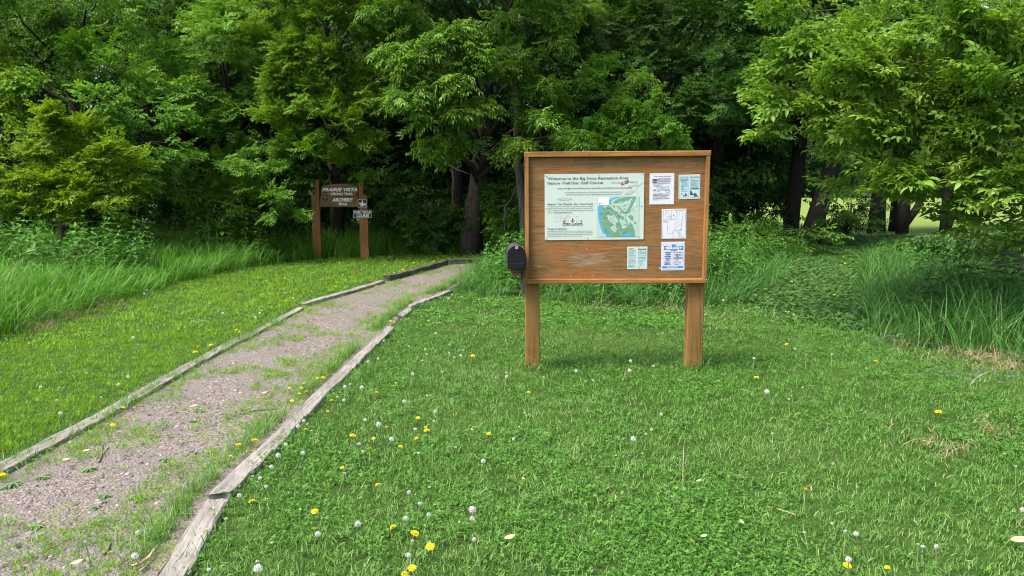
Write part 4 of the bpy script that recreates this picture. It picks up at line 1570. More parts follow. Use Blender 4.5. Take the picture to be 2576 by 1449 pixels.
# ---- blue and white tournament flyer
o, w, h, P = notice('tournament_flyer', 'white flyer with bold blue banner and foot taped low on the notice board', .750, .877, .097, .316, M_paper, .6, .0012)
X = lambda px: (px - 1432) / 818 * w
Zc = lambda py: (1162 - py) / 1028 * h
LL = lambda l: [(X(a), Zc(b)) for a, b in l]
P.rect('tint', simple('pale_lilac_print', (.48, .51, .63), .5), 1, X(1488), X(2205), Zc(1120), Zc(180))
P.poly('banner', I_navy, 2, LL([(1540, 282), (1700, 310), (1860, 316), (2020, 308), (2200, 290), (2190, 428), (2020, 400), (1860, 396), (1700, 400), (1532, 418)]))
P.poly('banner', I_royal, 3, LL([(1558, 304), (1700, 324), (1860, 328), (2020, 320), (2188, 306), (2178, 408), (2020, 386), (1860, 382), (1700, 386), (1548, 400)]))
P.text('lettering', I_white, 4, 'TRILOGY', X(1572), X(2170), Zc(392), .0165, shear=.3, bold=.03)
P.poly('banner', I_navy, 3, LL([(1735, 392), (1990, 392), (1985, 432), (1740, 428)]))
P.text('lettering', I_white, 5, 'CHALLENGE', X(1760), X(1970), Zc(420), .0042, bold=.012)
P.poly('logo', I_navy, 3, LL([(1788, 232), (1880, 232), (1880, 258), (1856, 258), (1856, 308), (1820, 308), (1820, 258), (1788, 258)]))
P.poly('logo', I_royal, 3, LL([(1884, 232), (1955, 232), (1955, 258), (1910, 258), (1910, 284), (1955, 284), (1955, 308), (1872, 308), (1872, 262), (1884, 258)]))
for i, (y_, xa, xb) in enumerate([(512, 1560, 1790), (588, 1578, 1772), (664, 1540, 1792), (742, 1555, 1775), (818, 1590, 1728), (864, 1525, 1785), (908, 1558, 1750), (952, 1540, 1768)]):
    P.greek('fine_print', I_navy, 2, X(xa), X(xb), Zc(y_ - 18), Zc(y_ + 16), 1, 160 + i, .8)
for y_, xa, xb in ((540, 1598, 1755), (617, 1615, 1728), (694, 1598, 1738), (772, 1592, 1732)):
    P.rect('highlight#%d' % y_, I_royal, 2, X(xa), X(xb), Zc(y_ + 9), Zc(y_ - 9))
for i, (word, y_, xa, xb) in enumerate([('DATE', 528, 1855, 1912), ('TIME', 588, 1855, 1900), ('WHERE', 648, 1848, 1925), ('CONTACT', 706, 1845, 1942)]):
    P.text('lettering', I_navy, 2, word, X(xa), X(xb), Zc(y_), .006, bold=.012)
    P.greek('fine_print', I_navy, 2, X(xb + 18), X(2200), Zc(y_ - 22), Zc(y_ + 6), 1, 180 + i, .6)
for i, (y_, xa, xb) in enumerate([(612, 1945, 2120), (668, 1955, 2130), (730, 1845, 2225), (765, 1930, 2060), (828, 1875, 2112), (896, 1846, 2130), (962, 1905, 2058), (462, 1760, 1950)]):
    P.greek('fine_print', I_navy, 2, X(xa), X(xb), Zc(y_ - 14), Zc(y_ + 14), 1, 190 + i, .7)
P.rect('banner#b', I_royal, 2, X(1462), X(2195), Zc(1078), Zc(1008))
P.rect('banner#b', M_paper_b, 3, X(1630), X(2015), Zc(1060), Zc(1025))
for px, py, r_ in ((1432, 200, 20), (2240, 150, 20), (1390, 1080, 18), (2250, 1090, 18)):
    P.rect('tape#%d%d' % (px, py), M_lam, 3, X(px) - .006, X(px) + .006, Zc(py) - .006, Zc(py) + .006)
P.build(o)

# ---- crumpled pale green leaflet
o, w, h, P = notice('green_leaflet', 'small crumpled pale green leaflet low on the notice board beside the flyer', .565, .673, .108, .279, M_paper_g, .4, .0022, .002)
X = lambda px: (px - 280) / 690 * w
Zc = lambda py: (1090 - py) / 780 * h
P.greek('fine_print', I_black, 1, X(320), X(500), Zc(366), Zc(394), 1, 200, .8)
P.greek('fine_print', I_black, 1, X(648), X(940), Zc(380), Zc(416), 1, 201, .9)
for i, (xa, xb, ya, yb, n_) in enumerate([(312, 590, 404, 470, 4), (308, 585, 486, 560, 5), (308, 585, 576, 640, 3), (304, 580, 656, 700, 3), (302, 575, 720, 760, 3), (300, 590, 780, 850, 4), (298, 610, 862, 910, 3), (296, 600, 930, 1030, 6), (648, 950, 440, 560, 7), (648, 945, 578, 630, 3), (650, 945, 650, 740, 5), (655, 940, 766, 835, 3), (668, 935, 856, 880, 1), (668, 820, 890, 925, 3)]):
    P.greek('fine_print', I_teal if i % 3 else I_grey, 1, X(xa), X(xb), Zc(ya), Zc(yb), n_, 210 + i, .45)
P.line('logo#a', I_slate, 1, [(X(720), Zc(960)), (X(790), Zc(945)), (X(860), Zc(962))], .0016)
P.line('logo#b', I_slate, 1, [(X(650), Zc(1045)), (X(800), Zc(1048)), (X(950), Zc(1005))], .0012)
P.disc('logo', I_slate, 1, X(688), Zc(990), .0045)
for px, py in ((655, 322), (655, 1072), (942, 705)):
    P.rect('staple#%d%d' % (px, py), M_screw, 2, X(px) - .004, X(px) + .004, Zc(py) - .0007, Zc(py) + .0007)
P.build(o)

# ------------------------------------------------------------------ mailbox on the side of the board
M_mb = simple('black_enamel', (.006, .007, .009), .5, 0, .25)
M_mbtop = simple('black_metal_with_sky_sheen', (.10, .10, .10), .35, .4, .5)  # black metal lightened to grey for the sky reflected along its top
M_latch = simple('pale_zinc', (.5, .52, .56), .35, .7)
M_flag = simple('red_flag_paint', (.45, .03, .03), .4)
M_oldwood = wood_mat('old_brown_block', (.07, .04, .02), (.16, .09, .045), (.25, .15, .08), axis=0, grain=1.2, rough=.85, bump=.5)
M_stake = wood_mat('old_grey_stake', (.035, .03, .026), (.085, .07, .058), (.15, .125, .105), axis=2, grain=1.2, rough=.9, bump=.6)
mbx = thing('mailbox', 'black rounded metal mailbox fixed to the left side of the notice board', 'mailbox', (.040, 6.42, .988), (0, 0, rad(2.2)))
W2, HB = .080, .205


def arch(w, h, n=14):
    r = w
    pts = [(-w, 0), (w, 0)]
    for k in range(n + 1):
        a = math.pi * k / n
        pts.append((r * math.cos(a), h - r + r * math.sin(a)))
    return pts


mb = MB()
mb.prism(arch(W2 - .004, HB - .004), .012, .465)
mb.build('body', M_mbtop, mbx)
mb = MB()
mb.prism(arch(W2 + .001, HB + .001), .450, .472)
mb.build('back_rim', M_mb, mbx)
mb = MB()
mb.prism(arch(W2, HB), -.004, .018)
inner = arch(W2 - .006, HB - .006)
mb.prism(inner, -.009, -.0045)
mb.box(-W2 + .014, W2 - .014, -.014, -.0095, .004, .050, .002)
d = mb.build('door', M_mb, mbx)
lt = MB()
lt.prism([(-.012, .178), (.012, .178), (.0135, .186), (.0135, .207), (-.0135, .207), (-.0135, .186)], -.016, -.0095)
l = lt.build('latch', M_latch, mbx)
lt = MB()
lt.prism([(.004 * math.cos(k * .785), .198 + .004 * math.sin(k * .785)) for k in range(8)], -.0172, -.0164)
lt.build('latch_hole', I_black, l)
fl = MB()
fl.box(W2 + .0015, W2 + .0035, .02, .15, .105, .118)
fl.box(W2 + .0015, W2 + .0035, .02, .055, .1185, .142)
fl.build('flag', M_flag, mbx)
mb = MB()
mb.box(-.048, .044, .03, .40, -.032, -.001, .002)
mb.build('support_block', M_oldwood, mbx)
mb = MB()
mb.box(-.042, .042, .05, .40, -.066, -.0325, .002)
mb.build('support_block', M_oldwood, mbx)
mb = MB()
mb.box(.046, .079, .10, .19, -.235, -.0015, .003)
mb.build('stake', M_stake, mbx)

# ------------------------------------------------------------------ trail sign at the wood's edge
M_sp = wood_mat('brown_sign_post', (.15, .066, .024), (.235, .108, .040), (.30, .15, .062), axis=2, grain=.7, knots=1.6, rough=.75)
M_spanel = wood_mat('brown_sign_panel', (.125, .068, .032), (.20, .112, .052), (.26, .155, .078), axis=0, grain=.7, rough=.75)
M_carve = simple('carved_dark_line', (.035, .018, .01), .9)
M_letter = simple('white_sign_paint', (.84, .85, .86), .6)
sx_, sy_ = -4.10, 17.75
sign = thing('trail_sign', 'brown wooden trail sign with arched board between stepped posts at the wood\'s edge', 'trail sign', (sx_, sy_, 0))
K = 662.0
SX = lambda px: (px - 612) / K
SZ = lambda py: (1335 - py) / K
for (a, b, ta, tb) in ((218, 284, 116, 88), (912, 977, 90, 122)):
    mb = MB()
    mb.prism([(SX(a), -.3), (SX(b), -.3), (SX(b), SZ(tb)), (SX(a), SZ(ta))], .0, .09)
    mb.build('post', M_sp, sign)
for (a, b, ta, tb, ox) in ((157, 216.5, 345, 314, 0), (978.5, 1040, 318, 348, 0)):
    mb = MB()
    mb.prism([(SX(a), -.3), (SX(b), -.3), (SX(b), SZ(tb)), (SX(a), SZ(ta))], .004, .094)
    mb.build('post', M_sp, sign)
arc = []
for k in range(17):
    t = k / 16
    arc.append((SX(914 - 620 * t), SZ(208 - 48 * math.sin(math.pi * (.06 + .88 * t)))))
mb = MB()
mb.prism([(SX(287), SZ(522)), (SX(909), SZ(522))] + arc[1:-1], .020, .064)
mb.build('sign_board', M_spanel, sign)
P = Print(.0185, .001)
P.text('lettering', M_letter, 1, 'PRAIRIE VISTA', SX(332), SX(888), SZ(276), 52 / K, shear=.28, bold=.034)
P.text('lettering', M_letter, 1, 'HIKING TRAIL', SX(468), SX(820), SZ(335), 36 / K, bold=.035)
P.text('lettering', M_letter, 1, 'ARCHERY', SX(484), SX(818), SZ(437), 54 / K, shear=.28, bold=.034)
P.text('lettering', M_letter, 1, 'TRAIL', SX(576), SX(727), SZ(494), 36 / K, bold=.035)
P.line('carving#line', M_carve, 1, [(SX(455), SZ(355)), (SX(840), SZ(358))], 4 / K)
fl_ = [(370, 485), (374, 420), (372, 350), (376, 310)]
P.line('carving', M_carve, 1, [(SX(a), SZ(b)) for a, b in fl_], 4 / K)
for x_, y_, rx, rz, ro in ((345, 405, 30, 10, -.9), (405, 405, 30, 10, .9), (405, 345, 24, 8, .7), (335, 340, 16, 9, -.5), (355, 292, 12, 6, .4), (376, 286, 7, 14, 0), (398, 294, 12, 6, -.4), (376, 304, 9, 7, 0)):
    P.disc('carving', M_carve, 1, SX(x_), SZ(y_), rx / K, rz / K, 12, ro)
P.line('carving#arrow', M_carve, 1, [(SX(820), SZ(497)), (SX(876), SZ(320))], 5 / K)
P.poly('carving#arrow', M_carve, 1, [(SX(862), SZ(352)), (SX(862), SZ(312)), (SX(880), SZ(296)), (SX(884), SZ(318)), (SX(874), SZ(352))])
P.build(sign)

M_maroon = simple('maroon_sign_face', (.085, .012, .022), .45)
M_dkbrown = simple('dark_brown_sign_face', (.060, .016, .012), .45)
M_rim = simple('white_sign_rim', (.62, .60, .60), .5)


def rrect(x0, x1, z0, z1, r, n=5):
    P_ = []
    for cx, cz, a0 in ((x1 - r, z0 + r, -90), (x1 - r, z1 - r, 0), (x0 + r, z1 - r, 90), (x0 + r, z0 + r, 180)):
        for k in range(n + 1):
            a = rad(a0 + 90 * k / n)
            P_.append((cx + r * math.cos(a), cz + r * math.sin(a)))
    return P_


def plate(name, label, x0, x1, y0, y1, face):
    cx, cz = (SX(x0) + SX(x1)) / 2, (SZ(y0) + SZ(y1)) / 2
    w, h = SX(x1) - SX(x0), SZ(y0) - SZ(y1)
    o = thing(name, label, 'sign', (sx_ + cx, sy_ - .003, cz))
    mb = MB()
    mb.prism(rrect(-w / 2, w / 2, -h / 2, h / 2, .022), -.004, 0)
    mb.build('plate', face, o)
    P = Print(-.0042, .0008)
    out, inn = rrect(-w / 2 + .004, w / 2 - .004, -h / 2 + .004, h / 2 - .004, .020), rrect(-w / 2 + .012, w / 2 - .012, -h / 2 + .012, h / 2 - .012, .014)
    for k in range(len(out)):
        j = (k + 1) % len(out)
        P.poly('border', M_rim, 1, [out[k], out[j], inn[j], inn[k]])
    return o, P, lambda px: SX(px) - cx, lambda py: SZ(py) - cz


o, P, X, Zc = plate('horse_riding_sign', 'small square maroon sign with white horse and rider on the trail sign\'s right post', 890, 1031, 399, 540, M_maroon)
LL = lambda l: [(X(a), Zc(b)) for a, b in l]
P.poly('horse_symbol', M_letter, 1, LL([(910, 478), (914, 462), (926, 448), (934, 456), (950, 464), (985, 470), (1000, 458), (1012, 462), (1016, 492), (1012, 516), (1007, 514), (1008, 490), (1000, 488), (992, 500), (978, 494), (968, 500), (982, 512), (966, 524), (960, 518), (970, 512), (954, 500), (944, 504), (934, 520), (926, 518), (936, 498), (936, 484), (928, 472), (918, 480)]))
P.poly('horse_symbol', M_letter, 2, LL([(955, 432), (966, 426), (974, 436), (976, 458), (986, 478), (998, 494), (990, 498), (974, 484), (962, 466), (954, 452)]))
P.disc('horse_symbol', M_letter, 2, X(964), Zc(420), 6.5 / K)
P.build(o)
o, P, X, Zc = plate('disc_golf_sign', 'wide dark brown DISC GOLF COURSE sign low on the right post of the trail sign', 812, 1112, 568, 696, M_dkbrown)
P.text('lettering', M_letter, 1, 'DISC GOLF', X(833), X(1092), Zc(625), 36 / K, bold=.03)
P.text('lettering', M_letter, 1, 'COURSE', X(866), X(1062), Zc(676), 36 / K, bold=.03)
P.disc('screw#a', M_rim, 2, X(964), Zc(686), 4 / K)
P.disc('screw#b', M_rim, 2, X(960), Zc(580), 4 / K)
P.build(o)

# ------------------------------------------------------------------ sticks and fallen leaves
M_twig = simple('dead_grey_twig', (.17, .14, .115), .9)
M_vine = simple('pale_dead_vine', (.42, .31, .20), .85)
M_dleaf = simple('pale_dry_leaf', (.36, .29, .18), .8)


def stick(pix, r0, r1, m, name, label, cat, z=.012, fork=None):
    pts = [Vector((*ground_at(u, v, z), z)) for u, v in pix]
    o0 = pts[0].copy()
    mb = MB()
    n = len(pts)
    mb.tube([p - o0 for p in pts], [r0 + (r1 - r0) * i / (n - 1) for i in range(n)], 6, rough=.15, rng=random.Random(1))
    if fork:
        fp = [Vector((*ground_at(u, v, z), z)) - o0 for u, v in fork]
        mb.tube(fp, [r0 * .8, r1], 5)
    tag(mb.build(name, m, None, o0, smooth=True), label, cat)


stick([(600, 1041), (640, 1032), (700, 1028)], .008, .005, M_twig, 'twig', 'straight grey twig lying across the middle of the gravel path', 'twig', fork=[(600, 1041), (612, 1030)])
stick([(262, 1393), (272, 1379), (277, 1360)], .010, .004, M_twig, 'twig', 'short dark grey twig in the near weeds of the path', 'twig')
stick([(248, 1162), (256, 1143), (274, 1124)], .006, .003, M_twig, 'twig', 'thin forked twig near the left edge of the path', 'twig', fork=[(256, 1143), (258, 1115)])
stick([(330, 1424), (352, 1418), (375, 1400), (388, 1380), (418, 1366)], .006, .004, M_vine, 'dry_stalk', 'curved pale dead stem beside the nearest edging timber', 'dry stalk', .03)
stick([(352, 1436), (366, 1425), (372, 1416)], .005, .003, M_vine, 'dry_stalk', 'short pale dead stem next to the curved one', 'dry stalk', .02)


def dry_leaf(u, v, L, rot, label, curl=.25):
    x, y = ground_at(u, v, .045)
    V, F = [], []
    n = 7
    for i in range(n):
        t = i / (n - 1)
        w = L * .27 * math.sin(math.pi * min(1, t * .93 + .05)) ** .8
        for k in (-1, 0, 1):
            V.append((L * (t - .5), k * w, curl * L * (t - .5) ** 2 * 2 + (abs(k) * w * .35)))
    for i in range(n - 1):
        for k in range(2):
            a = i * 3 + k
            F.append((a, a + 3, a + 4, a + 1))
    mb = MB()
    mb.add(V, F)
    tag(mb.build('fallen_leaf', M_dleaf, None, (x, y, .05), (rad(12), rad(-8), rot), smooth=True), label, 'leaf', 'pale dry leaves on the ground')


for u, v, L, ro, lab in ((1282, 1355, .055, .4, 'large pale dry leaf on the lawn at the bottom centre'), (1187, 1083, .035, 1.9, 'small upright dry leaf on the lawn left of the large one'), (1316, 1206, .03, 1.7, 'narrow tan dry leaf on the middle lawn'),
                         (1865, 1316, .04, 1.6, 'white dry leaf sliver on the right lawn'), (1770, 1351, .035, .2, 'crumpled whitish dry leaf on the lawn below the white sliver'), (1758, 1212, .035, .3, 'cream crumpled dry leaf on the lawn below the right post'), (2562, 1362, .08, .1, 'tan dry leaf at the right edge of the lawn'),
                         (218, 1136, .045, .1, 'pale dry leaf on the path near the left timber'), (167, 1159, .05, -.2, 'second pale dry leaf on the path, nearer the frame edge'), (194, 1418, .05, .5, 'broad pale dry leaf in the near weeds of the path'), (665, 990, .05, .5, 'cream dry leaf on the gravel in the middle of the path'), (488, 1023, .05, .6, 'cream dry leaf on the gravel left of the twig')):
    dry_leaf(u, v, L, ro, lab)

# ------------------------------------------------------------------ weed rosettes on the path
def rosette(rng, n, ll, wr, up):
    parts = []
    for k in range(n):
        a = k * 2.4 + rng.uniform(-.3, .3)
        d = np.array([math.cos(a), math.sin(a), rng.uniform(up * .4, up * 1.4)])
        v, f = leaflet(np.array([0, 0, .006]), d, np.array([0, 0, 1.]), ll * rng.uniform(.6, 1.1), ll * wr, fine=True, droop=.35)
        parts.append((v, f, rng.uniform()))
    V, F, R = t_join(parts)
    return np_mesh('weed_rosette', V, F, R, M_rosette)


M_rosette = leaf_mat('dusty_rosette_leaves', [(0, (.07, .15, .045)), (.6, (.125, .225, .075)), (1, (.20, .29, .13))], .25, .55, .3)
rz = [rosette(np.random.default_rng(80 + k), 15 + 2 * k, .075, .34 - .02 * k, .30) for k in range(4)]
for i, (u, v, s, lab) in enumerate([(503, 1038, 1.0, 'grey green weed rosette in the middle of the gravel path'), (488, 1063, .8, 'weed rosette just below the grey green one on the path'), (415, 1160, 1.1, 'wide weed rosette at the end of a grass patch on the path'),
                                    (304, 1123, .8, 'small weed rosette on the left half of the gravel path'), (225, 1185, .9, 'dark weed rosette left of the wide one on the path'), (262, 1252, .9, 'pale weed rosette on open gravel in the near path'), (244, 1280, .7, 'small weed rosette below the pale one on the path'),
                                    (90, 1330, 1.0, 'sprawling weed rosette near the left frame edge'), (110, 1205, .9, 'weed rosette left of centre near the left timber'), (430, 1102, .6, 'tiny weed rosette on the gravel right of centre'), (210, 1082, 1.5, 'tall leafy weed against the left edging timber'),
                                    (30, 1225, 1.3, 'large weed clump at the left frame edge below the yellow dandelion'), (1150, 752, 1.4, 'leafy weed beside the farthest right timber'), (1450, 1085 - 25, .5, 'flat weed rosette in the lawn below the left post'), (1700, 918, 1.6, 'leafy green plant in the lawn just left of the right post')]):
    x, y = ground_at(u, v)
    o = link_mesh('weed_rosette', rz[i % 4], None, (x, y, .004), (0, 0, i * 1.3))
    s *= .78
    o.scale = (s, s * .85, s * 1.2)
    tag(o, lab, 'weed', 'weed rosettes on the path and lawn')

# ------------------------------------------------------------------ dandelions
M_stem = simple('dandelion_stem', (.16, .24, .08), .6)
M_petal = leaf_mat('dandelion_petals', [(0, (.66, .44, .006)), (1, (.82, .66, .012))], .2, .6, .2, (1, .9, .5))
M_fluff = leaf_mat('dandelion_fluff', [(0, (.55, .55, .53)), (1, (.86, .86, .85))], .4, .8, .1, (1, 1, 1))
M_core = simple('dandelion_core', (.20, .16, .10), .9)


def puff(rng, n, r, flat=1.0):
    """seed head: small flat parachutes on the surface of a ball, gaps between them"""
    parts = []
    for k in range(n):
        z = 1 - 2 * (k + .5) / n
        if z < -.75:
            continue
        a = k * 2.39996
        q = math.sqrt(1 - z * z)
        d = np.array([q * math.cos(a), q * math.sin(a), z])
        c = d * r * rng.uniform(.86, 1.05) * np.array([1, 1, flat])
        x = unit(np.cross(d, [.2, .3, 1]))
        y = np.cross(d, x)
        w = r * rng.uniform(.15, .24)
        v = np.array([c + x * w, c + y * w * .8 + d * w * .2, c - x * w, c - y * w * .8 + d * w * .2])
        parts.append((v, [(0, 1, 2), (0, 2, 3)], rng.uniform()))
        if k % 2 == 0:
            v = np.array([d * r * .2, c + x * .0008, c - x * .0008])
            parts.append((v, [(0, 1, 2)], .2))
    V, F, R = t_join(parts)
    return np_mesh('seed_head', V, F, R, M_fluff)


def bloom(rng, n, r):
    parts = []
    for ring, (rr, up, cnt) in enumerate(((1.0, .10, n), (.78, .28, n - 4), (.5, .5, n - 8))):
        for k in range(cnt):
            a = 6.283 * k / cnt + ring * .2 + rng.uniform(-.08, .08)
            d = np.array([math.cos(a), math.sin(a), up])
            L = r * rr * rng.uniform(.85, 1.1)
            s = np.array([-math.sin(a), math.cos(a), 0]) * r * .11
            b = np.array([0, 0, .002 + ring * .0025])
            t = b + d * L
            parts.append((np.array([b - s * .5, b + s * .5, t + s, t - s]), [(0, 1, 2), (0, 2, 3)], rng.uniform()))
    V, F, R = t_join(parts)
    return np_mesh('flower_head', V, F, R, M_petal)


drng = np.random.default_rng(77)
PUFFS = [puff(drng, 74, .021), puff(drng, 60, .018, .8), puff(drng, 46, .014, .7), puff(drng, 80, .024)]
BLOOMS = [bloom(drng, 20, .021), bloom(drng, 18, .017), bloom(drng, 22, .025)]


def stem_mesh(seed, h):
    r = random.Random(seed)
    mb = MB()
    lx, ly = r.uniform(-.25, .25) * h, r.uniform(-.25, .25) * h
    mb.tube([(-lx, -ly, -h), (-lx * .55, -ly * .55, -h * .5), (0, 0, 0)], [.0028, .0024, .0022], 5, caps=False)
    me = bpy.data.meshes.new('stem')
    me.from_pydata(mb.v, [], mb.f)
    me.materials.append(M_stem)
    me.update()
    return me


STEMS = {h: [stem_mesh(k + int(h * 1000), h) for k in range(4)] for h in (.05, .08, .13, .2)}
mb = MB()
mb.tube([(0, 0, -.004), (0, 0, 0), (0, 0, .004)], [.002, .0045, .002], 6)
core_me = bpy.data.meshes.new('core')
core_me.from_pydata(mb.v, [], mb.f)
core_me.materials.append(M_core)

ZONES = [  # tested in order: predicate on (u, v), where it grows
    (lambda u, v: u > 1880 and v < 800, 'on the shaded mown side trail right of the notice board'),
    (lambda u, v: u > 1780, 'in the wide lawn right of the notice board'),
    (lambda u, v: in_path(u, v) and v > 1090, 'among weeds on the near part of the gravel path'),
    (lambda u, v: in_path(u, v), 'among weeds on the far part of the gravel path'),
    (lambda u, v: left_lawn(u, v) and v > 840, 'in the bright near lawn left of the gravel path'),
    (lambda u, v: left_lawn(u, v) and v > 705, 'in the bright lawn left of the path, near its middle timber'),
    (lambda u, v: left_lawn(u, v), 'in the far strip of lawn below the trail sign'),
    (lambda u, v: v < 815 and u > 1300, 'at the foot of the tall grass seen under the notice board'),
    (lambda u, v: v < 830, 'beside the far right timber, left of the mailbox'),
    (lambda u, v: u > 1290 and v < 1010, 'in the lawn around the feet of the notice board'),
    (lambda u, v: v < 1000, 'in the lawn between the broken timbers and the left board post'),
    (lambda u, v: u < 1100 and v < 1180, 'in the flower rich lawn beside the long right timber'),
    (lambda u, v: u < 1120, 'in the nearest lawn at the lower centre left'),
    (lambda u, v: True, 'in the open lawn below the notice board'),
]


def in_path(u, v):
    x, y = ground_at(u, v)
    return bool(in_poly(np.array([x]), np.array([y]), PATH_POLY)[0])


def left_lawn(u, v):
    x, y = ground_at(u, v)
    return bool(in_poly(np.array([x]), np.array([y]), LAWN_L + [])[0]) or u < 700


def zone(u, v):
    for f, s in ZONES:
        if f(u, v):
            return s


cvt = lambda x0, y0, k, lst: [(x0 + x * k, y0 + y * k) for x, y in lst]
BOT = (817.6, 880.5, .3923)
PTH = (0, 880.5, .3923)
LFT = (0, 440.2, .3472)
TRL = (1698, 440.2, .3472)
MID = (691.8, 566, .2685)
RGT = (1698, 880.5, .3923)
YEL = [(717, 701), (847, 710), (764, 728), (826, 731), (718, 757), (730, 758), (742, 758), (654, 788), (595, 831), (602, 835), (499, 873), (491, 886), (530, 869), (74, 864), (149, 1112), (113, 1061), (284, 1071), (310, 1026), (351, 1022),
       (63, 1177), (7, 1195), (728, 977), (758, 977), (765, 965), (771, 986), (753, 991), (735, 1009), (799, 952), (813, 951), (641, 1109), (599, 1121), (581, 1148), (991, 972), (947, 988), (835, 1009), (824, 1036), (769, 1082), (973, 1075),
       (887, 1097), (940, 1104), (929, 1131), (861, 1177), (951, 1221), (792, 1288), (634, 1263), (989, 1327), (1189, 896), (1028, 991), (1051, 1052), (1071, 1077), (1073, 1084), (1047, 1104), (1008, 1124), (1043, 1343), (1082, 1376),
       (1037, 1430), (1018, 1445), (1230, 1092), (1330, 988), (1903, 950), (2204, 910), (2361, 1037), (2026, 1234), (2232, 1429), (2131, 1424), (2120, 646), (2137, 650), (2065, 657), (2126, 663), (2141, 676), (1997, 685), (2049, 692),
       (2078, 693), (2095, 693), (1991, 709), (2071, 709), (2065, 712), (2026, 704), (2122, 714), (2049, 726), (1924, 728), (1931, 750), (2012, 757), (2109, 761), (1997, 793), (2099, 742), (1979, 867), (897, 706), (935, 706), (845, 721),
       (946, 721), (991, 687), (1013, 679), (1023, 669), (1041, 661), (967, 656), (1095, 765), (1138, 759), (1151, 763), (1078, 808), (1107, 814), (1206, 754), (983, 809)]
WHT = cvt(*BOT, [(652, 27), (625, 67), (828, 47), (870, 37), (340, 57), (277, 75), (562, 155), (503, 178), (757, 208), (750, 140), (455, 210), (128, 237), (160, 220), (235, 240), (237, 257), (97, 270), (80, 300), (122, 322), (320, 338), (508, 330),
                 (655, 292), (708, 395), (259, 447), (343, 477), (578, 507), (700, 455), (427, 572), (220, 602), (686, 612), (243, 650), (1015, 713), (600, 660), (1160, 145), (1165, 170), (1095, 178), (1402, 175), (1280, 402), (1620, 560),
                 (1978, 570), (2036, 663), (2093, 510), (2057, 538), (2155, 413), (1953, 132), (1960, 70), (2107, 102), (1610, 135), (1502, 458), (1210, 572), (945, 1025), (945, 1082), (862, 1103), (670, 878), (538, 913), (610, 985), (665, 1057),
                 (520, 1080), (210, 1115), (560, 1223), (535, 1315), (735, 1030), (432, 1000), (1247, 493), (125, 790), (838, 622), (1718, 195), (958, 1215), (2225, 940)])
WHT += cvt(*PTH, [(330, 97), (765, 97), (822, 172), (760, 222), (260, 237), (237, 322), (363, 322), (385, 240), (555, 148), (648, 302), (388, 405), (1950, 455), (1912, 490), (1997, 517), (2030, 537), (1833, 607), (1783, 677), (1740, 750), (1620, 808),
                  (1667, 822), (1655, 845), (1707, 875), (1535, 932), (1375, 1015), (1450, 1082), (1327, 1150), (1290, 1187), (1650, 1355), (1655, 1402), (1340, 1410), (865, 1320), (885, 1170), (545, 1230), (2427, 477), (2343, 448), (2038, 1180),
                  (1745, 1235), (1943, 660), (2295, 603), (2065, 1075)])
WHT += cvt(*LFT, [(1065, 835), (1047, 860), (433, 1165), (1003, 1128), (965, 1178), (998, 1227), (1522, 930), (1542, 972), (1580, 987), (1615, 1003), (1850, 1033), (1893, 982), (2068, 855), (2123, 890), (1953, 857), (2248, 737), (2323, 757), (2127, 833), (2350, 790)])
WHT += cvt(*RGT, [(1013, 728), (590, 267), (730, 315), (819, 240), (1230, 117), (1340, 95), (843, 28), (507, 53), (1005, 1112), (1092, 1160), (1162, 1180), (1560, 1245), (1590, 1260), (1677, 1260), (2185, 745), (625, 535), (622, 587), (830, 1168), (1113, 1343), (2230, 1025)])
WHT += cvt(*TRL, [(743, 605), (585, 870), (655, 885), (637, 962), (720, 985), (350, 908), (463, 915), (1240, 1180), (870, 1260), (950, 1300), (1137, 1300), (573, 1328), (1100, 760)])
WHT += cvt(*MID, [(430, 510), (660, 515), (175, 610), (345, 620), (168, 683), (605, 355), (985, 292), (1080, 295), (1125, 345), (1030, 372), (1048, 428), (915, 427), (910, 388), (808, 420), (765, 388), (635, 465), (1445, 265), (1475, 280), (1170, 435), (1660, 652), (1750, 670),
                  (1625, 690), (1470, 777), (1545, 803), (1255, 875), (1120, 910), (1310, 895), (1180, 890), (1480, 920), (1540, 910), (1200, 1017), (1507, 1015), (1697, 992), (1255, 1137), (1405, 1165), (1420, 1210), (1635, 1120), (1775, 1140), (1765, 1172), (1740, 1222),
                  (1680, 1240), (1630, 1200), (1385, 1270), (965, 1250), (1578, 1372), (2170, 1380), (1020, 1085), (1860, 1035)])
SPECIAL = {(1037, 1430): 'big yellow dandelion bloom at the bottom edge of the lawn, lowest but one', (1082, 1376): 'yellow dandelion bloom right of the others near the bottom edge', (1043, 1343): 'yellow dandelion just above the two lowest blooms',
           (7, 1195): 'large yellow dandelion at the left edge of the path', (989, 1327): 'yellow dandelion alone left of the lowest group', (1903, 950): 'lone yellow dandelion right of the right board post', (2361, 1037): 'lone yellow dandelion far right on the lawn',
           (2026, 1234): 'yellow dandelion low in the right lawn', (1189, 896): 'yellow dandelion left of the left board post', (499, 873): 'upper of two yellow dandelions leaning over the left timber', (491, 886): 'lower of two yellow dandelions leaning over the left timber',
           (641, 1109): 'bright yellow dandelion over the weeds beside the long right timber', (2204, 910): 'yellow dandelion near the dead grass on the right'}
r = random.Random(3)
